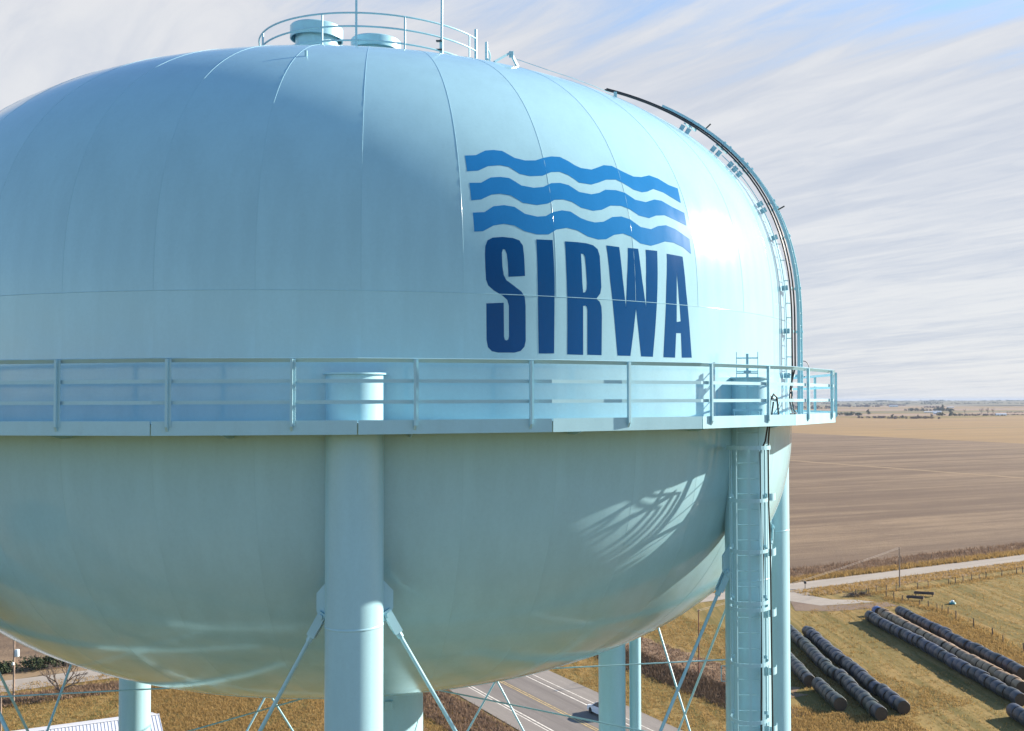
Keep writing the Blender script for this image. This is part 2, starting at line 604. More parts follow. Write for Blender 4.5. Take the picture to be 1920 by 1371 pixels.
strip_sheet('gravel_road', rd, R0, R1, -600, 620, 0.05, m_gravel, 200, 0.12)
sheet('gravel_drive', [(27, 200), (33.5, 201.5), (34.5, 193), (37.0, 190.0), (41.5, 189.5), (44, 187.5), (38.5, 185.5), (34, 184.3), (29.0, 189), (24, 195)], 0.045, m_gravel)
sheet('trodden_track', [(29.5, 189), (34, 184.3), (39, 185.2), (46, 187.4), (47, 184), (41, 181.5), (35, 179.5), (29, 180)], 0.03, m_mud)
strip_sheet('highway', hw, HL + 2.6, HR - 3.4, -900, 300, 0.055, m_concrete, 60, 0.0)
strip_sheet('highway_shoulder', hw, HL, HL + 2.6, -900, 300, 0.058, m_shoulder, 120, 0.0)
strip_sheet('highway_shoulder', hw, HR - 3.4, HR, -900, 300, 0.058, m_shoulder, 120, 0.0)
for t, w, m, nm in ((HL + 2.95, 0.20, m_white, 'edge_line'), (HR - 3.75, 0.20, m_white, 'edge_line'), (HL + 2.5, 0.14, m_white, 'edge_line'), (HR - 2.7, 0.14, m_white, 'edge_line'), (58.25, 0.14, m_yellow, 'centre_line'), (58.62, 0.12, m_yellow, 'centre_line')):
    strip_sheet(nm, hw, t - w / 2, t + w / 2, -700, 250, 0.064, m, 30, 0.0)

# distant rise along the horizon
hm = MB()
nh = 120
hv = []
for j, (rad, z) in enumerate(((6600, -1.0), (7400, 9.0), (8600, 21.0), (10500, 24.0), (13000, -1.0))):
    for i in range(nh + 1):
        a = R(-75 + 150 * i / nh)
        zz_ = z if z < 0 else z + 3.0 * math.sin(i * 0.31 + j) + 2.0 * math.sin(i * 0.83 + 2 * j)
        hv.append((rad * math.sin(a), rad * math.cos(a), zz_))
hm.add(hv, [(j * (nh + 1) + i, (j + 1) * (nh + 1) + i, (j + 1) * (nh + 1) + i + 1, j * (nh + 1) + i + 1) for j in range(4) for i in range(nh)])
hills = hm.obj('hills', m_far2, None, 60)
tag(hills, kind='structure')


# ------------------------------------------------------------------ the water tower
TX, TY = -6.789, 30.0
RS = 11.4294                # shell radius
LA = -79.056                # bearing of the front leg round the tank, degrees
SEAM = -78.6                # a gore seam lies just over it


def prof(z):
    """radius of the tank at height z (measured from the camera's level)"""
    if z > 1.7326:
        return RS * max(0.0, 1 - ((z - 1.7326) / 6.8533) ** 2.5089) ** (1 / 2.5089)
    if z < -0.427:
        return RS * max(0.0, 1 - ((-0.427 - z) / 6.7882) ** 2.3892) ** (1 / 2.3892)
    return RS


def smooth01(x):
    x = min(1, max(0, x))
    return x * x * (3 - 2 * x)


def gore_r(phi, z):
    """radius with the gores slightly flattened between their seams"""
    d = (phi - SEAM) % 9.0 - 4.5
    if z >= 1.95:
        k = 0.04 + 0.24 * smooth01((z - 1.95) / 3.0)
    elif z < -0.43:
        k = 0.04 * smooth01((-0.43 - z) / 2.0)
    else:
        k = 0.0
    return prof(z) * ((1 - k) + k * math.cos(R(4.5)) / math.cos(R(d)))


def on_shell(phi, z, off=0.0, gore=True):
    r = (gore_r(phi, z) if gore else prof(z)) + off
    return Vector((r * math.cos(R(phi)), r * math.sin(R(phi)), EYE + z))


# heights along the dome, evenly spaced along its curve
def levels(zs, n):
    P = [(prof(z), z) for z in zs]
    d = [0]
    for a, b in zip(P, P[1:]):
        d.append(d[-1] + math.hypot(b[0] - a[0], b[1] - a[1]))
    return [float(np.interp(d[-1] * i / n, d, zs)) for i in range(n + 1)]


ss = np.linspace(0, 1, 2000)
DZ = levels(list(1.95 + (8.575 - 1.95) * (1 - (1 - ss) ** 2)), 46)
BZ = levels(list(-0.427 - (7.2125 - 0.427) * (1 - (1 - ss) ** 2)), 46)
SZ = [-0.427 + (1.95 + 0.427) * i / 8 for i in range(9)]
NJ = 10

tower = empty('water_tower', (TX, TY, 0), 'huge pale aqua multi-leg water tower lettered SIRWA under three blue waves', 'water tower')


def plate_mesh(name, zs, phis):
    v = [on_shell(SEAM + p, z) for z in zs for p in phis]
    # turn to local gore: centred on bearing 0 by rotating back
    rot = Matrix.Rotation(-R(SEAM + 4.5), 3, 'Z')
    v = [rot @ p for p in v]
    k = len(phis)
    f = [(j * k + i, j * k + i + 1, (j + 1) * k + i + 1, (j + 1) * k + i) for j in range(len(zs) - 1) for i in range(k - 1)]
    if zs[-1] < zs[0]:
        f = [q[::-1] for q in f]
    mb = MB().add(v, f)
    return mb.mesh(name, m_tank, 60)


ph9 = [9.0 * i / NJ for i in range(NJ + 1)]
me_d = plate_mesh('dome_panel', DZ, ph9)
me_s = plate_mesh('shell_plate', SZ, ph9)
me_b = plate_mesh('bowl_panel', BZ, ph9)
for i in range(40):
    a = R(SEAM + 4.5 + 9 * i)
    link('dome_panel', me_d, tower, rz=a)
    link('shell_plate', me_s, tower, rz=a)
    link('bowl_panel', me_b, tower, rz=a)

# weld beads along the seams
rot0 = Matrix.Rotation(-R(SEAM), 3, 'Z')


def seam_mesh(name, zs, r):
    return MB().tube([rot0 @ on_shell(SEAM, z, -0.001) for z in zs], r, 6).mesh(name, m_tank, 80)


me_w1 = seam_mesh('weld_seam', DZ[:-3], 0.005)
me_w2 = seam_mesh('weld_seam', BZ[:-6], 0.003)
for i in range(40):
    a = R(SEAM + 9 * i)
    link('weld_seam', me_w1, tower, rz=a)
    link('weld_seam', me_w2, tower, rz=a)
ring = [Vector((math.cos(a), math.sin(a), 0)) for a in np.linspace(0, 2 * math.pi, 161)[:-1]]
for z, r, off in ((1.95, 0.007, 0.0), (-6.4, 0.006, 0.0), (-7.02, 0.006, 0.0)):
    MB().tube([p * (prof(z) + off) + Vector((0, 0, EYE + z)) for p in ring], r, 6, closed=True).obj('girth_weld', m_tank, tower, 80)
MB().lathe([(1.0, EYE + 8.56), (0.9, EYE + 8.62), (0.01, EYE + 8.63)], 32, caps=False).obj('dome_cap', m_tank, tower, 40)

# painted emblem and letters, following the plates
DEC = {"S":[[[-63.77,2.306],[-65.39,2.275],[-65.42,2.533],[-65.5,2.695],[-65.66,2.777],[-65.86,2.782],[-65.97,2.716],[-65.95,2.463],[-65.84,2.31],[-65.61,2.216],[-64.94,2.125],[-64.13,2.012],[-63.82,1.918],[-63.74,1.757],[-63.73,1.113],[-63.86,1.0],[-64.22,0.924],[-64.82,0.89],[-66.41,0.886],[-66.99,0.909],[-67.35,0.981],[-67.48,1.114],[-67.5,1.774],[-65.86,1.797],[-65.83,1.178],[-65.75,1.12],[-65.58,1.111],[-65.43,1.128],[-65.36,1.186],[-65.37,1.746],[-65.52,1.85],[-65.96,1.924],[-66.79,2.014],[-67.31,2.099],[-67.52,2.209],[-67.57,2.449],[-67.58,2.673],[-67.53,2.819],[-67.3,2.929],[-66.81,2.986],[-65.88,3.01],[-64.86,3.003],[-64.22,2.965],[-63.89,2.87],[-63.81,2.681]]],"I":[[[-62.51,3.007],[-60.84,3.016],[-60.82,2.65],[-60.8,2.287],[-60.83,1.567],[-60.87,0.888],[-62.44,0.882],[-62.49,1.556],[-62.52,2.27]]],"R":[[[-59.53,3.011],[-58.16,3.015],[-57.2,3.009],[-56.42,2.98],[-55.94,2.912],[-55.75,2.786],[-55.73,2.48],[-55.7,2.177],[-55.83,2.057],[-56.3,1.949],[-55.92,1.899],[-55.72,1.806],[-55.67,1.639],[-55.72,0.875],[-57.32,0.878],[-57.3,1.726],[-57.36,1.785],[-57.53,1.807],[-57.77,1.798],[-57.78,0.873],[-59.5,0.876],[-59.47,1.412],[-59.48,1.971],[-59.53,2.533]],[[-57.86,2.796],[-57.59,2.793],[-57.43,2.745],[-57.38,2.56],[-57.32,2.226],[-57.34,2.125],[-57.49,2.067],[-57.75,2.054],[-57.82,2.22],[-57.85,2.52]]],"W":[[[-54.88,3.004],[-53.35,2.995],[-53.14,2.378],[-52.82,1.821],[-52.6,2.385],[-52.27,2.996],[-50.97,3.001],[-50.71,2.41],[-50.26,1.843],[-50.16,2.418],[-49.96,3.001],[-48.4,3.004],[-48.77,1.982],[-49.06,1.386],[-49.38,0.872],[-50.93,0.872],[-51.25,1.369],[-51.55,1.813],[-51.87,1.364],[-52.28,0.876],[-53.86,0.876],[-54.22,1.584],[-54.63,2.291]]],"A":[[[-47.05,2.971],[-44.7,2.953],[-44.49,2.25],[-44.06,1.571],[-43.7,0.883],[-45.26,0.875],[-45.37,1.373],[-46.08,1.367],[-46.26,0.87],[-47.94,0.869],[-47.67,1.572],[-47.43,2.28]],[[-45.81,2.608],[-45.64,2.126],[-45.39,1.615],[-45.99,1.595],[-45.95,2.122]]],"w0":[[[-68.89,4.554],[-67.78,4.58],[-67.2,4.645],[-66.72,4.699],[-65.88,4.726],[-64.97,4.725],[-64.39,4.663],[-63.8,4.601],[-62.72,4.568],[-61.56,4.593],[-60.59,4.67],[-59.63,4.723],[-58.61,4.736],[-57.69,4.663],[-57.07,4.595],[-56.41,4.551],[-55.13,4.549],[-54.38,4.606],[-53.33,4.691],[-52.27,4.704],[-51.15,4.623],[-50.29,4.573],[-49.63,4.541],[-48.45,4.562],[-47.09,4.64],[-45.83,4.606],[-44.42,4.501],[-43.01,4.463],[-43.31,4.131],[-44.56,4.213],[-45.76,4.296],[-47.14,4.336],[-48.22,4.25],[-49.04,4.214],[-50.2,4.241],[-51.44,4.348],[-52.27,4.403],[-53.56,4.37],[-54.68,4.28],[-55.61,4.218],[-57.05,4.226],[-58.11,4.355],[-59.05,4.408],[-60.06,4.379],[-61.12,4.28],[-62.46,4.246],[-63.54,4.272],[-64.53,4.397],[-65.41,4.416],[-66.68,4.375],[-67.7,4.266],[-68.83,4.234]]],"w1":[[[-68.71,4.006],[-67.56,4.027],[-66.56,4.147],[-65.58,4.175],[-64.7,4.169],[-64.11,4.105],[-63.53,4.038],[-62.27,4.015],[-61.22,4.053],[-60.29,4.146],[-59.3,4.173],[-58.35,4.147],[-57.27,4.029],[-55.86,4.012],[-54.85,4.063],[-53.99,4.149],[-52.64,4.17],[-51.54,4.14],[-50.32,4.022],[-48.89,4.008],[-47.48,4.099],[-46.43,4.099],[-44.99,4.003],[-43.17,3.917],[-43.31,3.637],[-45.19,3.728],[-46.44,3.787],[-47.78,3.749],[-48.88,3.669],[-50.28,3.693],[-51.32,3.797],[-52.39,3.846],[-53.74,3.824],[-54.91,3.714],[-55.98,3.671],[-57.36,3.708],[-58.27,3.806],[-59.22,3.837],[-60.19,3.812],[-61.0,3.721],[-62.13,3.674],[-63.56,3.692],[-64.73,3.82],[-65.76,3.838],[-66.64,3.808],[-67.7,3.697],[-68.66,3.667]]],"w2":[[[-68.58,3.435],[-67.44,3.459],[-66.56,3.582],[-65.52,3.62],[-64.48,3.602],[-63.48,3.482],[-62.25,3.447],[-61.33,3.472],[-60.54,3.563],[-59.57,3.615],[-58.62,3.607],[-57.52,3.495],[-56.75,3.457],[-55.96,3.44],[-54.91,3.474],[-53.75,3.591],[-52.63,3.625],[-51.55,3.586],[-50.3,3.458],[-48.89,3.44],[-47.81,3.528],[-46.6,3.573],[-45.21,3.519],[-43.19,3.351],[-43.29,3.035],[-44.52,3.157],[-45.81,3.223],[-47.11,3.222],[-48.17,3.151],[-49.18,3.093],[-50.58,3.114],[-51.74,3.234],[-52.7,3.276],[-53.81,3.231],[-54.82,3.126],[-55.76,3.104],[-56.94,3.143],[-58.06,3.245],[-59.19,3.278],[-60.34,3.225],[-61.21,3.118],[-62.39,3.102],[-63.61,3.145],[-64.62,3.241],[-65.65,3.26],[-66.67,3.214],[-67.7,3.094],[-68.52,3.078]]]}


def decal(name, polys, mat, label):
    bm = bmesh.new()
    for poly in polys:
        # round the corners of the hand-cut outline slightly by resampling
        pts = [(p[0] * 0.2, p[1]) for p in poly]
        vs = [bm.verts.new((a, b, 0)) for a, b in pts]
        for i in range(len(vs)):
            bm.edges.new((vs[i], vs[(i + 1) % len(vs)]))
    bmesh.ops.triangle_fill(bm, use_beauty=True, use_dissolve=False, edges=bm.edges[:], normal=(0, 0, 1))
    lo = min(v.co.x for v in bm.verts) / 0.2
    hi = max(v.co.x for v in bm.verts) / 0.2
    k = math.floor((lo - SEAM) / 0.9)
    while SEAM + 0.9 * k < hi:
        x = (SEAM + 0.9 * k) * 0.2
        bmesh.ops.bisect_plane(bm, geom=bm.verts[:] + bm.edges[:] + bm.faces[:], plane_co=(x, 0, 0), plane_no=(1, 0, 0))
        k += 1
    for z in SZ[1:] + DZ[1:25]:
        bmesh.ops.bisect_plane(bm, geom=bm.verts[:] + bm.edges[:] + bm.faces[:], plane_co=(0, z, 0), plane_no=(0, 1, 0))
    for v in bm.verts:
        z = v.co.y
        # radius straight from the plate's own facets
        v.co = on_shell(v.co.x / 0.2, z, 0.0022)
    bmesh.ops.recalc_face_normals(bm, faces=bm.faces[:])
    for f in bm.faces:
        f.normal_update()
        c = f.calc_center_median()
        if f.normal.x * c.x + f.normal.y * c.y < 0:
            f.normal_flip()
    me = bpy.data.meshes.new(name)
    bm.to_mesh(me)
    bm.free()
    me.materials.append(mat)
    me.shade_smooth()
    me.set_sharp_from_angle(angle=R(4))
    o = link(name, me, tower)
    o['label'] = label


for ch in 'SIRWA':
    decal('painted_letter', DEC[ch], m_letter, 'tall navy painted letter ' + ch)
for k, w in enumerate(('top', 'middle', 'bottom')):
    decal('painted_wave', DEC['w%d' % k], m_wave, w + ' bright blue painted wave')

# legs
RL, RW = 11.5256, 0.4923
leg_names = 'ADECFBGH'
leg_pos = {}
leg_xy = []
for i, nm in enumerate(leg_names):
    a = R(LA + 45 * i)
    leg_xy.append(Vector((RL * math.cos(a), RL * math.sin(a), 0)))
Z_TOP, Z_MID, Z_LOW = EYE - 3.72, EYE - 17.0, 1.2
me_leg = MB().lathe([(RW, 0.0), (RW, EYE + 0.47)], 40).mesh('leg', m_steel, 40)
me_cap = MB().lathe([(RW + 0.045, EYE + 0.472), (RW + 0.045, EYE + 0.502)], 40).mesh('cap_plate', m_steel, 40)
me_ringl = MB().lathe([(RW - 0.002, -0.025), (RW + 0.007, -0.01), (RW + 0.007, 0.01), (RW - 0.002, 0.025)], 40, caps=False).mesh('weld_ring', m_steel, 40)
me_foot = MB().box((0, 0, 0.06), (1.7, 1.7, 0.12)).mesh('base_plate', m_steel)
for i, p in enumerate(leg_xy):
    lg = link('leg', me_leg, tower, p)
    link('cap_plate', me_cap, lg)
    for z in (-3.85, -12.6, -21.4):
        link('weld_ring', me_ringl, lg, (0, 0, EYE + z))
    link('base_plate', me_foot, lg)
    for s in (-1, 1):
        q = leg_xy[(i + s) % 8]
        d = (q - p).normalized()
        g = MB().prism([(0.42, -3.02), (0.50, -3.10), (0.70, -3.32), (0.70, -3.62), (0.60, -3.84), (0.42, -3.84)], 0.03, (0, 0, EYE), d, (0, 0, 1))
        g.obj('gusset_plate', m_steel, lg)
        MB().prism([(0.42, -17.5), (0.72, -17.3), (0.72, -16.7), (0.42, -16.5)], 0.03, (0, 0, EYE), d, (0, 0, 1)).obj('gusset_plate', m_steel, lg)
# cross braces: two rods per bay and panel, with clevises
for i in range(8):
    a, b = leg_xy[i], leg_xy[(i + 1) % 8]
    d = (b - a).normalized()
    for p, q, dd in ((a, b, d), (b, a, -d)):
        for zt, zb in ((Z_TOP, Z_MID), (Z_MID - 0.2, Z_LOW)):
            t0 = p + dd * 0.60 + Vector((0, 0, zt))
            t1 = q - dd * 0.60 + Vector((0, 0, zb))
            u = (t1 - t0).normalized()
            rod = MB().tube([t0 + u * 0.42, t1 - u * 0.42], 0.036, 10).obj('brace_rod', m_steel, tower, 50)
            nside = dd.cross(Vector((0, 0, 1))).normalized()
            for e, w in ((t0, u), (t1, -u)):
                cl = MB()
                for sgn in (-1, 1):
                    o = nside * (0.045 * sgn)
                    cl.tube([e + o - w * 0.08, e + o + w * 0.40], 0, flat=(0.035, 0.15, nside.cross(u)))
                cl.tube([e - nside * 0.09, e + nside * 0.09], 0.05, 8)
                cl.tube([e + w * 0.34, e + w * 0.5], 0.06, 8)
                cl.obj('clevis', m_steel, rod, 40)
    MB().tube([a + d * RW + Vector((0, 0, Z_MID)), b - d * RW + Vector((0, 0, Z_MID))], 0.13, 12).obj('horizontal_strut', m_steel, tower, 50)

# riser and the rods that tie it to the legs
rz_ = MB().lathe([(1.29, 0.0), (1.29, EYE - 7.6)], 56).obj('riser', m_steel, tower, 40)
MB().lathe([(1.36, EYE - 7.74), (1.36, EYE - 7.30), (1.62, EYE - 7.16), (1.62, EYE - 7.1), (1.0, EYE - 7.1)], 56, caps=False).obj('collar', m_steel, rz_, 40)
MB().box((0.62, -1.19, EYE - 8.05), (0.2, 0.12, 0.22)).obj('lug', m_steel, rz_)
for p in leg_xy:
    u = p.normalized()
    MB().tube([u * 1.25 + Vector((0, 0, EYE - 7.62)), u * (RL - 0.4) + Vector((0, 0, EYE - 7.62))], 0.020, 8).obj('tie_rod', m_steel, tower, 50)

# overflow pipe beside one of the far legs
MB().tube([(7.296, 9.50, 0.0), (7.296, 9.50, EYE - 0.6)], 0.212, 20).obj('overflow_pipe', m_steel, tower, 50)

# balcony
CORN = [SEAM + 15 * k for k in range(24)]


def poly_pt(phi, rad):
    """point on the 24-sided balcony outline whose corners lie at radius rad"""
    d = (phi - SEAM) % 15.0 - 7.5
    r = rad * math.cos(R(7.5)) / math.cos(R(d))
    return Vector((r * math.cos(R(phi)), r * math.sin(R(phi)), 0))


RB = 12.63
fl = MB()
inn, out_ = [], []
for z in (-0.345, -0.365):
    for k in range(24):
        for t in range(4):
            ph = CORN[k] + 15 * t / 4
            inn.append(Vector((11.40 * math.cos(R(ph)), 11.40 * math.sin(R(ph)), EYE + z)))
            out_.append(poly_pt(ph, RB - 0.012) + Vector((0, 0, EYE + z)))
n4 = 96
V = inn + out_
F = []
for i in range(n4):
    j = (i + 1) % n4
    F += [(i, 2 * n4 + i, 2 * n4 + j, j), (n4 + i, n4 + j, 3 * n4 + j, 3 * n4 + i)]
balcony = fl.add(V, F).obj('balcony', m_steel, tower)
tb = MB().tube([Vector((RB * math.cos(R(s)), RB * math.sin(R(s)), EYE - 0.417)) for s in (-7.46, 7.46)], 0, flat=(0.014, 0.235, (0, 0, 1))).mesh('toe_board', m_steel)
for k in range(24):
    link('toe_board', tb, balcony, rz=R(CORN[k] + 7.5))
br = MB()
br.prism([(11.35, -0.37), (12.5, -0.37), (12.5, -0.44), (11.7, -0.62), (11.35, -0.62)], 0.02, (0, 0, EYE), (1, 0, 0), (0, 0, 1))
me_br = br.mesh('bracket', m_steel)
for k in range(24):
    link('bracket', me_br, balcony, rz=R(CORN[k] + 4.2))
up = Vector((0, 0, 1))
for nm, z, w, h in (('top_rail', 0.690, 0.012, 0.085), ('mid_rail', 0.345, 0.012, 0.062), ('mid_rail', 0.0, 0.012, 0.062)):
    rail = []
    for k in range(24):
        rail.append(Vector(((RB - 0.03) * math.cos(R(CORN[k])), (RB - 0.03) * math.sin(R(CORN[k])), EYE + z)))
    upv = (lambda p: (Vector((p.x, p.y, 0)).normalized() * 0.85 + Vector((0, 0, 1)))) if nm == 'top_rail' else (0, 0, 1)
    MB().tube(rail, 0, flat=(w, h, upv), closed=True).obj(nm, m_steel, balcony)
for k in range(40):
    ph = -83.4 + 9.0 * k
    c = poly_pt(ph, RB)
    rr = c.length
    pb = MB()
    pb.box((rr + 0.030, 0, EYE + 0.155), (0.062, 0.040, 1.10))
    pb.box((rr + 0.012, 0.035, EYE + 0.155), (0.012, 0.055, 1.10))
    pb.prism([(rr + 0.0, -0.395), (rr + 0.06, -0.395), (rr + 0.012, -0.47), (rr + 0.0, -0.47)], 0.042, (0, 0, EYE), (1, 0, 0), (0, 0, 1))
    pb.obj('railing_post', m_steel, balcony, rz=R(ph))

# caged ladder up the nearer right-hand leg
LD = leg_xy[1]
fdir = Vector((math.cos(R(-95)), math.sin(R(-95)), 0))
sdir_ = Vector((-fdir.y, fdir.x, 0))          # towards the viewer's right
lc = LD + fdir * (RW + 0.20)
ladder = MB()
for s in (-1, 1):
    ladder.tube([lc + sdir_ * (0.225 * s) + Vector((0, 0, 0.3)), lc + sdir_ * (0.225 * s) + Vector((0, 0, EYE + 1.03))], 0, flat=(0.014, 0.06, fdir))
ladder = ladder.obj('caged_ladder', m_steel, tower)
zt = 0.3
me_rung = MB().tube([-sdir_ * 0.225, sdir_ * 0.225], 0.011, 6).mesh('rung', m_steel, 60)
nr = 0
z = EYE + 0.62
while z > EYE - 18:
    link('rung', me_rung, ladder, lc + Vector((0, 0, z)))
    z -= 0.325
MB().tube([lc + Vector((0, 0, EYE - 18)), lc + Vector((0, 0, 0.3))], 0.02, 6).obj('climb_rail', m_steel, ladder)
# cage
CR = 0.40
cc = lc + fdir * 0.26
ang = [R(-122 + 244 * i / 22) for i in range(23)]
hoop_path = [fdir * (CR * math.cos(a)) + sdir_ * (CR * math.sin(a)) for a in ang]
me_hoop = MB().tube(hoop_path, 0, flat=(0.010, 0.075, (0, 0, 1))).mesh('cage_hoop', m_steel)
hz = [-2.07, -3.12, -4.18, -4.31, -5.44, -6.60, -7.75, -8.9, -10.05, -11.2, -12.35]
for h in hz:
    link('cage_hoop', me_hoop, ladder, cc + Vector((0, 0, EYE + h)))
big = [fdir * (0.43 * math.cos(a) + 0.02) + sdir_ * (0.46 * math.sin(a)) for a in ang]
MB().tube(big, 0, flat=(0.010, 0.085, (0, 0, 1))).obj('cage_hoop', m_steel, ladder, loc=cc + Vector((0, 0, EYE - 0.98)))
for h in hz:
    for s in (-1, 1):
        MB().box(lc + sdir_ * (0.34 * s) + fdir * 0.02 + Vector((0, 0, EYE + h + 0.05)), (0.07, 0.05, 0.07)).obj('hoop_clip', m_steel, ladder)
for a in (-118, -80, -42, 0, 42, 80, 118):
    p = cc + fdir * (CR * 0.985 * math.cos(R(a))) + sdir_ * (CR * 0.985 * math.sin(R(a)))
    MB().tube([p + Vector((0, 0, EYE - 12.4)), p + Vector((0, 0, EYE - 0.95))], 0, flat=(0.012, 0.048 if a == 0 else 0.035, sdir_ * math.cos(R(a)) - fdir * math.sin(R(a)))).obj('cage_strap', m_steel, ladder)
# walk-through post and cross arms on the balcony
wp = MB()
wp.box(lc + fdir * 0.08 + Vector((0, 0, EYE + 0.33)), (0.05, 0.05, 1.32))
for z in (0.90, 0.58):
    wp.tube([lc - sdir_ * 0.225 + Vector((0, 0, EYE + z)), lc + sdir_ * 0.225 + Vector((0, 0, EYE + z))], 0.014, 6)
wp.box(lc + fdir * 0.06 + Vector((0, 0, EYE + 0.60)), (0.15, 0.06, 0.07))
wp.box(lc + fdir * 0.06 + Vector((0, 0, EYE - 0.02)), (0.16, 0.06, 0.05))
wp.obj('safety_post', m_steel, ladder)
hb = MB()
hb.box(lc + Vector((0, 0, EYE - 0.20)) + fdir * 0.1, (0.62, 0.04, 0.05))
for s in (-0.28, 0.06, 0.28):
    hb.box(lc + Vector((s, 0, EYE - 0.26)) + fdir * 0.1, (0.03, 0.03, 0.17))
hb.obj('hatch_frame', m_steel, ladder)

# hanger on the leg by the ladder
hg = MB().tube([LD + Vector((-0.48, -0.15, EYE - 6.05)), LD + Vector((-0.60, -0.15, EYE - 6.05)), LD + Vector((-0.60, -0.15, EYE - 5.72)), LD + Vector((-0.48, -0.15, EYE - 5.72))], 0.012, 6)
hg.obj('hanger', m_steel, tower)

# ladder up the dome with its standoff brackets
PHI = -18.0
zl = [z for z in np.linspace(-0.34, 1.95, 7)] + [z for z in DZ[1:] if z < 8.0]


def rail_path(phi, off, shift=0.0, zmax=8.0, zmin=-0.34):
    t = Vector((-math.sin(R(PHI)), math.cos(R(PHI)), 0))
    out = []
    for z in zl:
        if z > zmax or z < zmin:
            continue
        e = 0.01
        rr0, rr1 = prof(z - e), prof(z + e)
        nr_, nz_ = 2 * e, -(rr1 - rr0)
        ln = math.hypot(nr_, nz_)
        nr_, nz_ = nr_ / ln, nz_ / ln
        r = prof(z) + off * nr_
        out.append(Vector((r * math.cos(R(phi)), r * math.sin(R(phi)), EYE + z + off * nz_)) + t * shift)
    return out


tdir = Vector((-math.sin(R(PHI)), math.cos(R(PHI)), 0))
dl = MB()
for s in (-0.20, 0.20):
    dl.tube(rail_path(PHI, 0.35, s, 7.3), 0, flat=(0.075, 0.03, tdir))
dome_ladder = dl.obj('dome_ladder', m_steel, tower)
pa, pb_ = rail_path(PHI, 0.35, -0.2, 7.3), rail_path(PHI, 0.35, 0.2, 7.3)


def resample(P, step):
    d = [0]
    for a, b in zip(P, P[1:]):
        d.append(d[-1] + (b - a).length)
    n = int(d[-1] / step)
    X = np.array(P)
    return [Vector([float(np.interp(step * i, d, X[:, k])) for k in range(3)]) for i in range(n)]


for a, b in list(zip(resample(pa, 0.31), resample(pb_, 0.31))):
    MB().tube([a, b], 0.012, 5).obj('rung', m_steel, dome_ladder)
MB().tube(rail_path(PHI - 0.9, 0.10, -0.30, 6.2), 0, flat=(0.02, 0.03, tdir)).obj('guide_rail', m_steel, dome_ladder)
for z in (0.62, 1.05, 1.5, 2.0, 2.35, 2.9, 3.4, 3.8):
    p, q = on_shell(PHI - 2.4, z, 0.1), on_shell(PHI - 2.0, z, 0.2)
    MB().tube([p, q], 0.012, 5).obj('guide_tick', m_steel, dome_ladder)
for z in (0.60, 1.68, 2.72, 3.95, 4.62, 4.78, 5.55, 5.68, 5.8, 6.10, 6.22, 6.72, 6.82):
    e = 0.02
    p = on_shell(PHI - 1.9, z, 0.02, False)
    nn = Vector((2 * e * math.cos(R(PHI)), 2 * e * math.sin(R(PHI)), -(prof(z + e) - prof(z - e)))).normalized()
    tt = tdir.cross(nn).normalized()
    M3 = Matrix((tdir, nn, tt)).transposed()
    bk = MB().box(p + nn * 0.07, (0.02, 0.15, 0.12), M3)
    bk.box(p + nn * 0.20 + tdir * 0.22, (0.42, 0.03, 0.06), M3)
    bk.box(p + nn * 0.3 + tdir * 0.42, (0.03, 0.22, 0.06), M3)
    bk.obj('standoff_bracket', m_steel, dome_ladder)

for z in (6.95, 4.75):
    q = rail_path(PHI, 0.36, 0.0, 7.3)
    k = min(range(len(q)), key=lambda i: abs(q[i].z - EYE - z))
    u = Vector((q[k].x, q[k].y, (q[k].z - EYE) * 1.2)).normalized()
    MB().tube([q[k], q[k] + u * 0.20], 0.018, 6).obj('pin', m_dark, dome_ladder)

# roof railing, gate posts, vents, mast
RR = 3.15
ga = np.linspace(R(-21.8), R(-367.8), 90)
rr_ = MB()
for z in (9.80, 9.46, 9.10):
    rr_.tube([(RR * math.cos(a), RR * math.sin(a), EYE + z) for a in ga], 0.024, 8)
roof_rail = rr_.obj('roof_railing', m_steel, tower, 60)
for ph, zt_, r in [(-27.6, 9.80, 0.02), (-64.7, 9.80, 0.026), (-86.7, 10.12, 0.03), (-102.8, 9.80, 0.026), (-147.2, 9.80, 0.026), (-124.8 - 70, 9.80, 0.026), (-232, 9.80, 0.026), (-266, 9.8, 0.026), (-300, 9.8, 0.026), (-330, 9.8, 0.026),
                   (-21.8, 10.05, 0.04), (-367.8, 9.95, 0.04)]:
    MB().tube([(RR * math.cos(R(ph)), RR * math.sin(R(ph)), EYE + 8.40), (RR * math.cos(R(ph)), RR * math.sin(R(ph)), EYE + zt_)], r, 8).obj('railing_post', m_steel, roof_rail, 60)
gp = Vector((RR * math.cos(R(-8)), RR * math.sin(R(-8)), EYE))
MB().tube([gp + Vector((0.02, 0, 9.5)), gp + Vector((0.18, 0, 9.35)), gp + Vector((0.3, 0, 9.0)), gp + Vector((0.32, 0, 8.4))], 0.018, 6).obj('grab_rail', m_steel, roof_rail)
for (x, y, zb, zt_) in ((-1.28, -1.5, 9.66, 10.00), (0.02, -0.25, 9.76, 10.06)):
    nk = MB().lathe([(0.62, EYE + 8.3), (0.62, EYE + 8.75), (0.55, EYE + 8.85), (0.55, EYE + 9.25), (0.60, EYE + 9.25), (0.60, EYE + 9.30), (0.55, EYE + 9.32), (0.55, EYE + zt_ - 0.06)], 40, (x, y)).obj('roof_vent', m_steel, tower, 40)
    MB().lathe([(0.655, EYE + zb), (0.685, EYE + zb), (0.685, EYE + zt_ - 0.03), (0.655, EYE + zt_), (0.3, EYE + zt_ + 0.04), (0.02, EYE + zt_ + 0.05), (0.02, EYE + zt_ - 0.02), (0.655, EYE + zt_ - 0.05), (0.655, EYE + zb)], 48, (x, y), caps=False).obj('vent_cap', m_steel, nk, 40)
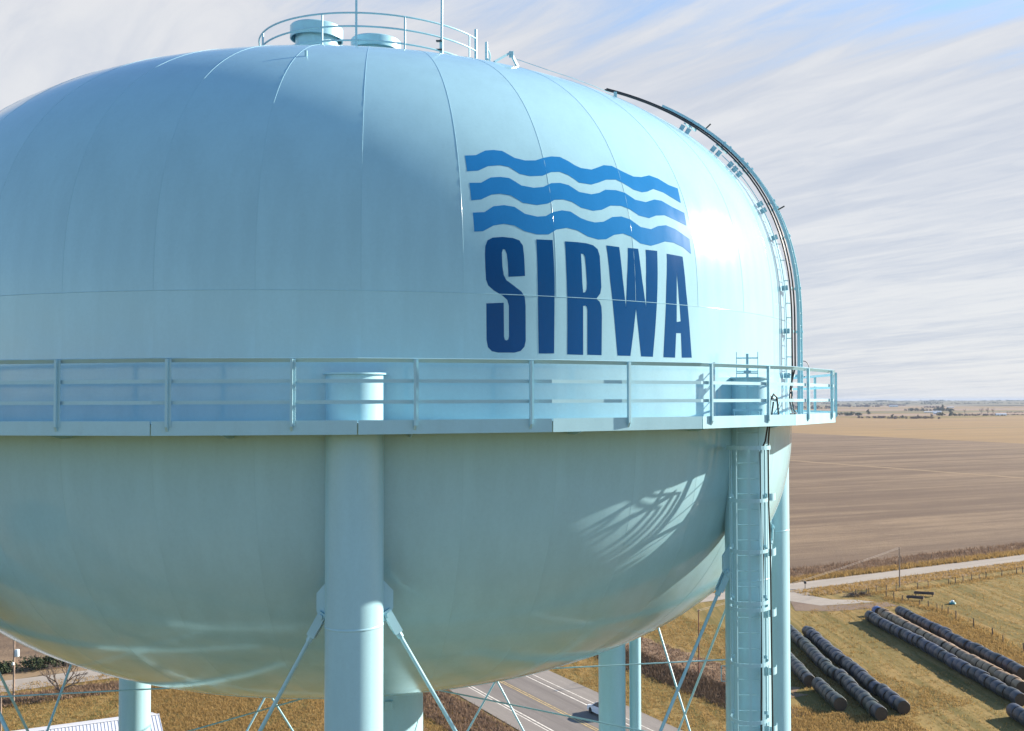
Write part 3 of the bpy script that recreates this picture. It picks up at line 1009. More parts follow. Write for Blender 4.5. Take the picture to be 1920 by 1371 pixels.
mp = Vector((RR * math.cos(R(-46.1)), RR * math.sin(R(-46.1)), EYE))
mast = MB().tube([mp + Vector((0, 0, 8.9)), mp + Vector((0, 0, 9.4)), mp + Vector((0, 0, 9.41)), mp + Vector((0.02, 0, 12.6))], [0.055, 0.055, 0.034, 0.024], 8).obj('antenna_mast', m_steel, tower, 50)
MB().box(mp + Vector((-0.05, -0.05, 9.12)), (0.16, 0.1, 0.03)).box(mp + Vector((-0.05, -0.05, 9.35)), (0.16, 0.1, 0.03)).obj('mast_clamp', m_dark, mast)
# angle-iron davit near the roof ladder, with its cable along the dome
d0, d1 = on_shell(-56, 7.66, 0), on_shell(-50.5, 7.70, 0)
apex = (d0 + d1) / 2 + Vector((0.10, 0, 0.27))
dv = MB()
dv.tube([d0, apex], 0, flat=(0.05, 0.05, (0, 0, 1)))
dv.tube([d1, apex], 0, flat=(0.05, 0.05, (0, 0, 1)))
dv.box(apex + Vector((0.02, 0, -0.04)), (0.10, 0.04, 0.14))
davit = dv.obj('davit', m_steel, tower)
MB().tube([apex + Vector((0.05, 0, -0.12))] + [on_shell(-49 + 14 * t, 7.62 - 0.40 * t, 0.28 - 0.2 * t) for t in (0.12, 0.4, 0.7, 1.0)], 0.007, 5).obj('guy_cable', m_steel, davit)
MB().box(on_shell(-35, 7.23, 0.06), (0.08, 0.08, 0.16)).obj('anchor_lug', m_steel, tower)
MB().box(on_shell(-86.4, 6.93, 0.05), (0.045, 0.04, 0.17)).obj('lifting_lug', m_steel, tower)

# loop of pipe on the balcony beside the dome ladder
lp = []
for i in range(25):
    a = 2 * math.pi * i / 24
    lp.append(Vector((4.64 + 6.789 - 0.0 + 0.14 * math.cos(a), 27.2 - 30, EYE + 0.79 + 0.20 * math.sin(a))))
MB().tube(lp[:20], 0.010, 6).obj('cable_loop', m_dark, tower)
MB().tube([lp[0] + Vector((-0.3, 0, -1.1)), lp[0] + Vector((-0.28, 0, 0.25))], 0.012, 6).obj('loop_stay', m_dark, tower)


# ------------------------------------------------------------------ black coaxial cables (they could be unclipped: things of their own)
def W(p):
    return Vector((p[0] + TX, p[1] + TY, p[2]))


for k, (dphi, off, lab) in enumerate(((-0.9, 0.24, 'black cable on the inner side of the dome ladder, looped onto the balcony'), (-0.5, 0.29, 'black cable clipped tight along the outer side of the dome ladder'))):
    up_ = [W(p) for p in rail_path(PHI + dphi, off, -0.34 + 0.05 * math.sin(k), 7.78, 0.6)]
    tail = [W(on_shell(PHI - 0.8 - 0.8 * k, 0.30, 0.16)), W(on_shell(PHI - 2.2 - 1.2 * k, 0.0, 0.22)), W(on_shell(PHI - 5.5 - k, -0.24, 0.42)), W(on_shell(PHI - 9.5 - k, -0.30, 0.72)), W(on_shell(PHI - 13.0 - k, -0.30, 0.95))]
    c = MB().tube((tail[::-1] + up_), 0.022, 8).obj('coax_cable', m_black, None, 60)
    tag(c, lab, 'cable', 'coax cables on the tower')
# the same runs over the balcony edge and down beside the caged ladder
for k, (x0, pts) in enumerate(((0.0, [(0.52, 0.18, -0.30), (0.54, -0.30, 0.02), (0.46, -0.42, 0.10), (0.40, -0.46, -0.1), (0.40, -0.44, -0.55), (0.36, -0.25, -0.85), (0.26, -0.05, -1.1), (0.27, -0.03, -2.2), (0.31, -0.03, -3.2), (0.27, -0.03, -4.6), (0.24, -0.03, -7.0), (0.24, -0.03, -18)]),
                                     (0.0, [(0.66, 0.10, -0.30), (0.60, -0.35, 0.06), (0.53, -0.45, 0.13), (0.46, -0.48, 0.0), (0.44, -0.44, -0.55), (0.42, -0.30, -0.85), (0.425, -0.10, -1.1), (0.43, -0.06, -2.2), (0.455, -0.06, -3.2), (0.465, -0.06, -5.0), (0.48, -0.06, -7.0), (0.48, -0.06, -18)]))):
    P = [W(lc + sdir_ * a + fdir * (-b) + Vector((0, 0, EYE + z))) for a, b, z in pts]
    c = MB().tube(P, 0.019, 8).obj('coax_cable', m_black, None, 60)
    tag(c, ('black cable hanging slack against the lit edge of the ladder leg', 'black cable running straight down outside the ladder cage')[k], 'cable', 'coax cables on the tower')
# shoes that carry the cables down the leg
for h in (-2.05, -3.22, -4.50, -5.72, -6.95, -8.2, -9.5):
    sp = [LD + fdir * (0.26 * math.cos(R(a)) + 0.36) + sdir_ * (0.12 * math.sin(R(a)) + 0.47) + Vector((0, 0, EYE + h)) for a in range(-70, 100, 14)]
    MB().tube(sp, 0, flat=(0.012, 0.15, (0, 0, 1))).box(LD + fdir * 0.52 + sdir_ * 0.34 + Vector((0, 0, EYE + h - 0.03)), (0.13, 0.02, 0.17)).obj('cable_shoe', m_steel, tower)


# ------------------------------------------------------------------ round bales
ORD = 'first second third fourth fifth sixth seventh eighth ninth tenth eleventh twelfth thirteenth fourteenth fifteenth sixteenth seventeenth eighteenth nineteenth twentieth'.split()


def ordinal(n):
    if n <= 20:
        return ORD[n - 1]
    t = {2: 'twenty', 3: 'thirty', 4: 'forty'}[n // 10]
    if n % 10 == 0:
        return {'twenty': 'twentieth', 'thirty': 'thirtieth', 'forty': 'fortieth'}[t]
    return t + '-' + ORD[n % 10 - 1]


def bale_meshes(seed, mat):
    rg = random.Random(seed)
    n = 20
    rad = 0.80 * rg.uniform(0.97, 1.04)
    w = 0.745
    pr = [(0.02, -w), (rad * 0.80, -w), (rad * 0.95, -w + 0.03), (rad, -w + 0.14), (rad * 1.01, 0), (rad, w - 0.14), (rad * 0.95, w - 0.03), (rad * 0.80, w), (0.02, w)]
    v = []
    wob = [rg.uniform(0.975, 1.02) for _ in range(n)]
    for r, x in pr:
        for i in range(n):
            a = 2 * math.pi * i / n
            rr = r * wob[i]
            zz_ = rr * math.sin(a)
            if zz_ < -rad * 0.93:
                zz_ = -rad * 0.93 + (zz_ + rad * 0.93) * 0.3
            v.append((rr * math.cos(a), x, zz_ + rad * 0.95))
    f = [(j * n + i, j * n + (i + 1) % n, (j + 1) * n + (i + 1) % n, (j + 1) * n + i) for j in range(len(pr) - 1) for i in range(n)]
    body = MB().add([tuple(p) for p in v], [q[::-1] for q in f])
    body.f.append(tuple(range(n)))
    body.f.append(tuple((len(pr) - 1) * n + i for i in range(n))[::-1])
    me = body.mesh('round_bale', mat, 50)
    me.materials.append(m_end)
    for p in me.polygons:
        c = p.center
        if abs(c.y) > w - 0.02:
            p.material_index = 1
    return me


bm_dark = [bale_meshes(s, m_bale) for s in range(4)]
bm_green = [bale_meshes(10 + s, m_bale_green) for s in range(4)]
bm_straw = [bale_meshes(20 + s, m_bale_straw) for s in range(4)]
bm_blue = bale_meshes(31, m_bale_blue)
rows = [  # far end, near end, meshes, how the row is told apart
    ((22.05, 145.9), (23.05, 132.3), bm_green, 'dark green round bale, {} from the near end of the row behind the tower leg', 1.52),
    ((23.79, 131.46), (24.60, 122.2), bm_green, 'dark green round bale, {} from the near end of the short foremost row', 1.52),
    ((25.0, 163.2), (28.17, 118.49), bm_green, 'dark green round bale, {} from the near end of the long middle row', 1.52),
    ((27.63, 161.51), (30.78, 120.70), bm_dark, 'dark purplish round bale, {} from the near end of the row beside the mown strip', 1.52),
    ((39.46, 172.07), (45.73, 123.27), bm_dark, 'dark round bale, {} from the far end of the row shading the mown strip', 1.52),
    ((41.90, 174.2), (47.77, 128.69), bm_straw, 'straw-coloured round bale, {} from the far end of the only pale row', 1.52),
    ((44.96, 176.33), (50.38, 135.67), bm_dark, 'dark round bale, {} from the far end of the row nearest the weedy fence', 1.52),
    ((43.06, 119.92), (43.70, 115.2), bm_dark, 'dark round bale, {} from the far end of the short right corner row', 1.52),
]
for ri, (fa, na, meshes, lab, step) in enumerate(rows):
    a, b = Vector(fa), Vector(na)
    near_first = ri < 4
    n = max(2, int(round((b - a).length / step)))
    d = (b - a).normalized()
    rz = math.atan2(d.y, d.x) - math.pi / 2
    for i in range(n):
        t = (b - d * (0.76 + 1.52 * i)) if near_first else (a + d * (0.76 + 1.52 * i))
        # the rows were set down in several goes: nearer stretches sit a little off line
        step = sum(v for lim, v in {2: ((11, 0.38), (19, -0.22)), 3: ((5, 0.42), (14, 0.15)), 4: ((9, -0.3), (20, 0.25)), 6: ((12, 0.3),)}.get(ri, ()) if i < lim)
        jit = Vector((-d.y, d.x)) * (random.uniform(-0.12, 0.12) + step)
        o = link('round_bale', random.choice(meshes), None, (t.x + jit.x, t.y + jit.y, -0.02), rz + random.uniform(-0.06, 0.06) + (math.pi if random.random() < 0.5 else 0))
        o.scale = (random.uniform(0.95, 1.04), 1.0, random.uniform(0.94, 1.04))
        tag(o, lab.format(ordinal(i + 1)), 'hay bale', 'round bales lined up in rows on the grass')
bb = link('round_bale', bm_blue, None, (41.66, 175.9, -0.02), math.atan2(-45.51, 5.87) - math.pi / 2)
tag(bb, 'bright blue wrapped round bale at the far end of the pale row', 'hay bale', 'round bales lined up in rows on the grass')

# ------------------------------------------------------------------ fences
me_fp = MB().tube([(0, 0, -0.1), (0, 0, 1.30)], [0.085, 0.075], 7).mesh('post', m_post, 50)
me_fp2 = MB().tube([(0, 0, -0.1), (0.06, 0, 1.15)], [0.075, 0.06], 7).mesh('post', m_post, 50)


def fence(pts, label, wires=(0.45, 0.85, 1.15)):
    f = empty('wire_fence', (pts[0][0], pts[0][1], 0), label, 'fence')
    o = Vector((pts[0][0], pts[0][1]))
    for x, y in pts:
        q = link('post', random.choice((me_fp, me_fp2)), f, (x - o.x, y - o.y, 0), random.uniform(0, 6))
        q.scale = (1.15, 1.15, random.uniform(0.85, 1.12))
    for z in wires:
        MB().tube([(x - o.x, y - o.y, z) for x, y in pts], 0.006, 3, caps=False).obj('wire', m_dark, f)
    return f


fence([(41.9, 192.9), (44.28, 194.83), (44.68, 195.09), (46.33, 196.4), (48.53, 197.99), (50.37, 197.9), (55.0, 200.6), (57.35, 201.9), (62.24, 205.3), (63.72, 206.1), (65.55, 207.25), (67.65, 208.64), (69.59, 210.14), (71.33, 211.29), (75.48, 214.3), (79.55, 217.4), (81.21, 218.65), (86, 222)],
      'line of short wooden posts along the near side of the gravel road')
fence([(47.02, 191.88), (47.79, 189.56), (48.78, 187.64), (50.75, 184.1), (51.71, 182.19), (52.68, 180.32), (53.03, 178.95), (53.29, 176.5), (53.46, 172.85), (54.28, 166.76), (55.03, 160.53), (55.17, 156.57), (55.74, 150.19), (56.4, 143)],
      'leaning post fence between the bale rows and the open pasture')
fence([(60, 231.5), (68, 236.7), (75.68, 241.7), (77.12, 242.6), (79.11, 243.9), (84, 247)], 'few old posts in the weeds on the far side of the gravel road')


# ------------------------------------------------------------------ poles, wires, roadside furniture
def pole(x, y, h, mat, label, r=0.13, cross=False):
    p = empty('utility_pole', (x, y, 0), label, 'utility pole')
    MB().tube([(0, 0, 0), (0, 0, h)], [r, r * 0.7], 10).obj('shaft', mat, p, 50)
    MB().box((0, 0, h - 0.15), (0.5, 0.08, 0.09), Matrix.Rotation(R(60), 3, 'Z')).obj('bracket', m_dark, p)
    return p


p1 = pole(52.01, 201.86, 7.5, m_pole, 'slim grey pole beside the gravel road beyond the bales', 0.14)
p2 = pole(9.96, 138.93, 8.2, m_redpole, 'thin rust-red pole standing in the grass between the tower legs', 0.09)
p3 = pole(-70.65, 126.19, 8.4, m_pole, 'pale pole carrying a transformer can by the gravel road', 0.13)
tcn_ = MB().lathe([(0.02, 5.55), (0.24, 5.57), (0.26, 5.65), (0.26, 6.3), (0.22, 6.38), (0.05, 6.42)], 16, (0.42, -0.15)).obj('transformer', m_can, p3, 40)
MB().box((0.18, -0.06, 6.0), (0.3, 0.06, 0.1)).obj('bracket', m_dark, p3)
MB().lathe([(0.08, 4.55), (0.14, 4.6), (0.14, 4.85), (0.08, 4.9)], 10, (-0.03, -0.16)).obj('insulator', m_pale, p3, 40)
pole(-65.9, 115.3, 4.0, m_pole, 'short pale stub pole at the left edge below the transformer pole', 0.12)
for s in (-1, 1):
    o = Vector((0.22 * s, -0.12 * s, 0))
    A, B = Vector((9.96, 138.93, 8.1)) + o, Vector((52.01, 201.86, 7.4)) + o
    path = [A.lerp(B, t) - Vector((0, 0, 1.1 * 4 * t * (1 - t) * 0.35)) for t in [i / 14 for i in range(15)]]
    wv = MB().tube(path, 0.016, 4).obj('overhead_wire', m_wire, None)
    tag(wv, ('left' if s < 0 else 'right') + ' one of two pale wires slung between the rust-red and grey poles', 'wire', 'overhead wires')

mbx = empty('mailbox', (34.22, 201.0, 0), 'dark mailbox on a post at the corner of the drive', 'mailbox')
MB().box((0, 0, 0.5), (0.1, 0.1, 1.0)).obj('post', m_post, mbx)
mb_ = MB()
mb_.tube([(0, -0.3, 1.18), (0, 0.3, 1.18)], 0.2, 12)
mb_.box((0, 0, 1.08), (0.4, 0.6, 0.18))
mb_.obj('box', m_dark, mbx, 50)
MB().box((0.22, 0.1, 1.38), (0.02, 0.1, 0.22)).obj('flag', m_redpole, mbx)

for (ax, ay), (bx, by), lab in (((52.5, 193.7), (55.65, 192.5), 'farther of two dark feed troughs in the pasture'), ((50.1, 189.6), (52.65, 188.5), 'nearer of two dark feed troughs, close to the fence')):
    d = Vector((bx - ax, by - ay))
    ln = d.length
    t = empty('feed_trough', ((ax + bx) / 2, (ay + by) / 2, 0), lab, 'trough', 'feed troughs in the pasture', math.atan2(d.y, d.x))
    q = MB()
    q.box((0, 0, 0.42), (ln, 0.7, 0.06))
    for s in (-1, 1):
        q.box((0, 0.38 * s, 0.56), (ln, 0.07, 0.36))
        q.box((ln / 2 * s, 0, 0.56), (0.07, 0.69, 0.36))
    q.obj('trough', m_trough, t)
    for sx in (-1, 1):
        for sy in (-1, 1):
            MB().box((ln * 0.42 * sx, 0.27 * sy, 0.20), (0.1, 0.1, 0.40)).obj('leg', m_trough, t)
wtr = empty('stock_waterer', (56.78, 185.42, 0), 'small teal stock waterer alone in the pasture', 'waterer')
MB().lathe([(0.55, 0.0), (0.62, 0.08), (0.50, 0.36), (0.46, 0.38), (0.42, 0.30), (0.05, 0.28)], 20).obj('tub', m_teal, wtr, 40)
MB().lathe([(0.32, 0.29), (0.30, 0.55), (0.22, 0.66), (0.02, 0.68)], 16).obj('lid', m_pale, wtr, 40)

# ------------------------------------------------------------------ white hatchback on the highway
cd = -hu                                        # heading away from the viewer, up the far left
cpos = Vector((-2.05, 121.0))
car = empty('car', (cpos.x, cpos.y, 0.066), 'white hatchback on the concrete highway, half hidden by a far tower leg', 'car', None, math.atan2(cd.y, cd.x))
body_p = [(-2.05, 0.32), (-2.10, 0.62), (-2.02, 0.95), (-1.62, 1.02), (0.85, 0.98), (1.55, 0.86), (2.0, 0.70), (2.08, 0.48), (2.0, 0.26), (1.72, 0.24), (-1.7, 0.24)]
cb = MB()
sec = [(0.0, 0.80, 0.05), (0.06, 0.87, 0.0), (0.94, 0.87, 0.0), (1.0, 0.80, 0.05)]
k = len(body_p)
ys = (-0.88, -0.80, 0.80, 0.88)
vv = []
for y in ys:
    sh = 0.93 if abs(y) > 0.85 else 1.0
    vv += [(x * (0.975 if abs(y) > 0.85 else 1.0), y, 0.6 + (z_ - 0.6) * sh) for x, z_ in body_p]
ff = [(j * k + i, j * k + (i + 1) % k, (j + 1) * k + (i + 1) % k, (j + 1) * k + i) for j in range(3) for i in range(k)]
ff += [tuple(range(k))[::-1], tuple(3 * k + i for i in range(k))]
cb.add(vv, ff).obj('body', m_carpaint, car, 35)
roofp = [(-1.85, 1.0), (-1.45, 1.42), (-0.9, 1.50), (0.0, 1.48), (0.25, 1.42), (0.95, 0.98)]
gv = []
for y, s in ((-0.80, 0), (-0.62, 1), (0.62, 1), (0.80, 0)):
    for x, z_ in roofp:
        gv.append((x, y if s == 0 else y, z_ if (s == 1 or z_ < 1.1) else z_ - 0.02))
# lower rail at full width, roof narrower
k2 = len(roofp)
gv = []
for sy in (-1, 1):
    for x, z_ in roofp:
        gv.append((x, sy * (0.82 if z_ < 1.1 else 0.62), z_))
gf = [(i, i + 1, k2 + i + 1, k2 + i) for i in range(k2 - 1)] + [tuple(range(k2))[::-1], tuple(k2 + i for i in range(k2))]
MB().add(gv, gf).obj('cabin_glass', m_glass, car, 20)
MB().add([(-1.43, sy * 0.60, 1.44) for sy in (-1, 1)] + [(-0.9, sy * 0.61, 1.52) for sy in (-1, 1)] + [(0.0, sy * 0.61, 1.50) for sy in (-1, 1)] + [(0.27, sy * 0.60, 1.435) for sy in (-1, 1)], [(0, 1, 3, 2), (2, 3, 5, 4), (4, 5, 7, 6)]).obj('roof', m_carpaint, car)
for sy in (-1, 1):
    pl = MB()
    for (x0, z0), (x1, z1) in (((0.25, 1.44), (0.98, 0.98)), ((-0.45, 1.5), (-0.5, 1.0)), ((-1.45, 1.43), (-1.88, 1.0))):
        pl.tube([(x0, sy * 0.625, z0), (x1, sy * 0.835, z1)], 0.04, 6)
    pl.obj('pillar', m_carpaint, car)
    MB().box((0.75, sy * 0.95, 1.02), (0.14, 0.2, 0.13)).obj('mirror', m_carpaint, car)
    MB().box((1.98, sy * 0.62, 0.70), (0.2, 0.38, 0.13)).obj('headlight', m_lamp, car)
    MB().box((-2.03, sy * 0.68, 0.86), (0.12, 0.26, 0.2)).obj('tail_light', m_redpole, car)
    for x in (-1.32, 1.30):
        w = MB().lathe([(0.2, -0.11), (0.31, -0.11), (0.335, -0.07), (0.335, 0.07), (0.31, 0.11), (0.2, 0.11)], 20).mesh('wheel', m_tyre, 40)
        wo_ = link('wheel', w, car, (x, sy * 0.80, 0.33))
        wo_.rotation_euler = (R(90), 0, 0)
        ro = link('rim', MB().lathe([(0.01, -0.105), (0.21, -0.105), (0.215, 0.105), (0.01, 0.105)], 14).mesh('rim', m_rim, 40), wo_)

# ------------------------------------------------------------------ metal-roofed shed under the tower
ra = Vector((-0.872, -0.490))       # along the ridge, to the left
rb = Vector((0.485, -0.875))
s0 = Vector((-45.27, 106.28))
shed = empty('metal_shed', (s0.x, s0.y, 0), 'long shed with a ribbed white metal roof at the lower left', 'shed')
LEN, DEP, ZR, ZE = 24.0, 6.5, 4.5, 3.1


def SP(a, b, z):
    p = ra * a + rb * b
    return (p.x, p.y, z)


rp = MB()
rp.add([SP(0, 0, ZR), SP(LEN, 0, ZR), SP(LEN, DEP, ZE), SP(0, DEP, ZE), SP(0, 0, ZR - 0.08), SP(LEN, 0, ZR - 0.08), SP(LEN, DEP, ZE - 0.08), SP(0, DEP, ZE - 0.08)], [(0, 3, 2, 1), (4, 5, 6, 7), (0, 1, 5, 4), (1, 2, 6, 5), (2, 3, 7, 6), (3, 0, 4, 7)])
rp.add([SP(0, 0, ZR), SP(LEN, 0, ZR), SP(LEN, -DEP, ZE), SP(0, -DEP, ZE), SP(0, 0, ZR - 0.08), SP(LEN, 0, ZR - 0.08), SP(LEN, -DEP, ZE - 0.08), SP(0, -DEP, ZE - 0.08)], [(0, 1, 2, 3)])
roof = rp.obj('roof', m_roof, shed)
rib = MB()
n = int(LEN / 0.30)
for i in range(n + 1):
    a = i * 0.30
    p0, p1 = Vector(SP(a, 0.0, ZR + 0.012)), Vector(SP(a, DEP, ZE + 0.012))
    rib.tube([p0, p1], 0, flat=(0.05, 0.035, (0, 0, 1)))
tag(rib.obj('roof_ribs', m_roof, roof), kind='stuff')
MB().tube([SP(-0.05, 0, ZR + 0.03), SP(LEN, 0, ZR + 0.03)], 0, flat=(0.30, 0.03, (0, 0, 1))).obj('ridge_cap', m_roof, roof)
sk = MB()
zf = lambda b: ZR + (ZE - ZR) * b / DEP
sk.add([SP(7.0, 1.3, zf(1.3) + 0.05), SP(7.8, 1.3, zf(1.3) + 0.05), SP(7.8, 3.0, zf(3.0) + 0.05), SP(7.0, 3.0, zf(3.0) + 0.05)], [(0, 3, 2, 1)])
sk.obj('skylight', m_glass, roof)
wl = MB()
for (a0, b0), (a1, b1) in (((0.15, -DEP + 0.3), (0.15, DEP - 0.3)), ((0.15, DEP - 0.3), (LEN, DEP - 0.3)), ((LEN, DEP - 0.3), (LEN, -DEP + 0.3)), ((LEN, -DEP + 0.3), (0.15, -DEP + 0.3))):
    wl.add([SP(a0, b0, 0), SP(a1, b1, 0), SP(a1, b1, ZE), SP(a0, b0, ZE)], [(0, 1, 2, 3)])
wl.obj('wall', m_siding, shed)


# ------------------------------------------------------------------ vegetation
def tri_cloud(name, V, mat, label=None, cat=None, kind='stuff', parent=None):
    """V: (n, 3, 3) triangles"""
    V = np.asarray(V, dtype=np.float32)
    n = len(V)
    me = bpy.data.meshes.new(name)
    me.vertices.add(n * 3)
    me.vertices.foreach_set('co', V.reshape(-1))
    me.loops.add(n * 3)
    me.loops.foreach_set('vertex_index', np.arange(n * 3, dtype=np.int32))
    me.polygons.add(n)
    me.polygons.foreach_set('loop_start', np.arange(0, n * 3, 3, dtype=np.int32))
    me.polygons.foreach_set('loop_total', np.full(n, 3, dtype=np.int32))
    me.materials.append(mat)
    me.update(calc_edges=True)
    o = link(name, me, parent)
    tag(o, label, cat, None, kind)
    return o


def tufts(xy, h0, h1, w, nb, spread, lean=0.5):
    n = len(xy)
    m = n * nb
    base = np.repeat(np.column_stack([xy, np.zeros(n)]), nb, 0)
    th = np.repeat(rng.uniform(0.7, 1.25, n), nb)
    base[:, :2] += rng.normal(0, spread, (m, 2))
    yaw = rng.uniform(0, 2 * math.pi, m)
    h = rng.uniform(h0, h1, m) * th
    ww = rng.uniform(0.6, 1.4, m) * w
    s = np.column_stack([np.cos(yaw), np.sin(yaw), np.zeros(m)]) * ww[:, None]
    ly = rng.uniform(0, 2 * math.pi, m)
    tip = base + np.column_stack([np.cos(ly) * h * lean * rng.uniform(0, 1, m) - 0.12 * h, np.sin(ly) * h * lean * rng.uniform(0, 1, m) - 0.06 * h, h])
    return np.stack([base - s, base + s, tip], 1)


def in_poly(P, poly):
    x, y = P[:, 0], P[:, 1]
    ins = np.zeros(len(P), bool)
    k = len(poly)
    for i in range(k):
        x1, y1 = poly[i]
        x2, y2 = poly[(i + 1) % k]
        c = ((y1 > y) != (y2 > y)) & (x < (x2 - x1) * (y - y1) / (y2 - y1 + 1e-12) + x1)
        ins ^= c
    return ins


def scatter(poly, n, clump=0.0):
    poly = np.array(poly, float)
    lo, hi = poly.min(0), poly.max(0)
    out = np.zeros((0, 2))
    while len(out) < n:
        P = rng.uniform(lo, hi, (n * 2, 2))
        P = P[in_poly(P, poly)]
        if clump:
            f = np.sin(P[:, 0] * 1.3 + 2.1 * np.sin(P[:, 1] * 0.7)) * np.sin(P[:, 1] * 1.1 + 1.7 * np.sin(P[:, 0] * 0.9))
            P = P[rng.uniform(-1, 1, len(P)) < f * clump + (1 - clump)]
        out = np.vstack([out, P])
    return out[:n]


SEG = [(np.array(a), np.array(b)) for a, b, *_ in rows]


def clear_rows(P, d=0.9):
    keep = np.ones(len(P), bool)
    for a, b in SEG:
        ab = b - a
        t = np.clip(((P - a) @ ab) / (ab @ ab), 0, 1)
        q = a + t[:, None] * ab
        keep &= np.hypot(*(P - q).T) > d
    return P[keep]


def rpoly(fn, t0, t1, s0, s1):
    return [fn(s0, t0), fn(s1, t0), fn(s1, t1), fn(s0, t1)]


pasture = [(17, 112), (52, 112), (75, 150), (86, 180), (104, 224), (90, 222), (56, 199), (44, 193.5), (30, 179)]
P = clear_rows(scatter(pasture, 30000, 0.35))
tri_cloud('pasture_grass', np.vstack([tufts(P[:9000], 0.04, 0.15, 0.045, 3, 0.14, 1.6)]), m_blade_green, 'short fading grass between and beyond the bale rows', 'grass')
P = clear_rows(np.vstack([scatter(pasture, 4000, 0.75), scatter([(17, 112), (33, 112), (31.0, 119.5), (24.5, 121.0), (20, 124.0), (17, 124)], 2600, 0.6),
                          scatter([(46.5, 176), (51.5, 178), (54, 165), (55, 150), (53.5, 130), (50.5, 130), (50.8, 140)], 3200, 0.5)]))
tri_cloud('dry_grass', tufts(P, 0.10, 0.38, 0.045, 5, 0.22, 1.1), m_blade, 'tufts of dry golden grass around the bales', 'grass')
P = scatter(rpoly(rd, R1 + 1.5, R1 + 12.5, 118, 240), 4600, 0.75)
Q = scatter(rpoly(rd, R1 + 0.0, R1 + 3.4, 118, 235), 3600, 0.5)
tri_cloud('roadside_weeds', tufts(P, 0.3, 0.95, 0.06, 4, 0.35, 0.8), m_weed, 'tall dead brown weeds in the ditch past the gravel road', 'weeds')
tri_cloud('roadside_grass', np.vstack([tufts(Q, 0.35, 0.95, 0.06, 6, 0.25, 0.9), tufts(scatter(rpoly(rd, R0 - 7, R0 - 0.2, 132, 235), 3500, 0.6), 0.15, 0.5, 0.06, 4, 0.2, 0.8)]), m_blade, 'golden dry grass along both edges of the gravel road', 'grass')
P = scatter(rpoly(hw, 75.0, 81.0, -175, -98), 4400, 0.4)
Q = scatter(rpoly(hw, 80.0, 87.0, -190, -106), 3600, 0.7)
tri_cloud('ditch_weeds', tufts(P, 0.2, 0.6, 0.07, 5, 0.3, 0.7), m_darkweed, 'dark dead weeds filling the highway ditch', 'weeds')
tri_cloud('bank_weeds', tufts(Q, 0.10, 0.35, 0.06, 4, 0.3, 1.0), m_weed, 'ruddy dead weeds on the bank beyond the highway ditch', 'weeds')
P = np.vstack([scatter(rpoly(hw, 66.2, 75.5, -180, -85), 8000, 0.4), scatter(rpoly(hw, 88, 101, -175, -85), 9000, 0.5)])
tri_cloud('verge_grass', tufts(P, 0.06, 0.28, 0.045, 4, 0.2, 1.3), m_blade, 'golden grass on the slope right of the highway', 'grass')
P = scatter(rpoly(hw, 45.0, 51.0, -150, -85), 5200, 0.6)
tri_cloud('verge_weeds', tufts(P, 0.15, 0.55, 0.06, 5, 0.2, 0.8), m_weed, 'dark weedy strip along the left edge of the highway', 'weeds')
P = np.vstack([scatter([(-60, 133), (-36, 150), (-12, 112), (-46, 105)], 12000, 0.55), scatter(rpoly(hw, 20, 45.0, -150, -85), 6500, 0.5)])
tri_cloud('meadow_grass', tufts(P, 0.08, 0.32, 0.045, 4, 0.25, 1.3), m_blade, 'rough golden meadow grass under the tower', 'grass')
P = np.vstack([scatter([(-84, 130), (-66, 140), (-45, 147), (-40, 120), (-46, 107), (-74, 94)], 10000, 0.5)])
tri_cloud('rough_grass', tufts(P, 0.08, 0.34, 0.045, 4, 0.25, 1.3), m_blade, 'rough straw grass around the white-roofed shed', 'grass')
P = scatter([(-86, 122), (-66, 134), (-50, 143), (-49, 141), (-63, 130), (-80, 119.5)], 2200, 0.8)
tri_cloud('hedge_weeds', tufts(P, 0.15, 0.6, 0.06, 6, 0.4, 0.8), m_weed, 'brushy dark weeds on the near side of the gravel road', 'weeds')
fpts = np.array([(47.02, 191.88), (48.78, 187.64), (51.71, 182.19), (53.29, 176.5), (54.28, 166.76), (55.03, 160.53), (55.74, 150.19), (56.4, 140)])
fp2 = np.array([(41.9, 192.9), (48.5, 198), (57.35, 201.9), (67.65, 208.6), (75.5, 214.3), (90, 225)])


def along(pts, n, w):
    t = rng.uniform(0, len(pts) - 1, n)
    i = t.astype(int)
    return pts[i] + (t - i)[:, None] * (pts[np.minimum(i + 1, len(pts) - 1)] - pts[i]) + rng.normal(0, w, (n, 2))


tri_cloud('fence_weeds', tufts(np.vstack([along(fpts, 700, 0.8), along(fp2, 700, 0.7)]), 0.15, 0.55, 0.05, 5, 0.25, 0.8), m_blade, 'weeds grown up along the two near fences', 'weeds')


def clump(c, rad, n, size, squash=1.0):
    """n leaf-sized faces through an uneven ellipsoid"""
    d = rng.normal(0, 1, (n, 3))
    d /= np.linalg.norm(d, axis=1)[:, None]
    r = rng.uniform(0.25, 1.0, n) ** 0.6
    lump = 1 + 0.28 * np.sin(d[:, 0] * 4.1 + 1.3) * np.sin(d[:, 1] * 3.7 + 0.4) + 0.2 * np.sin(d[:, 2] * 5 + d[:, 0] * 3)
    p = np.array(c) + d * (r * lump)[:, None] * np.array(rad)
    a = rng.normal(0, 1, (n, 3))
    a /= np.linalg.norm(a, axis=1)[:, None]
    b = np.cross(a, rng.normal(0, 1, (n, 3)))
    b /= np.linalg.norm(b, axis=1)[:, None]
    s = size * rng.uniform(0.6, 1.4, n)[:, None]
    return np.stack([p - a * s, p + a * s * 0.6 + b * s * 0.7, p + a * s * 0.6 - b * s * 0.7], 1)


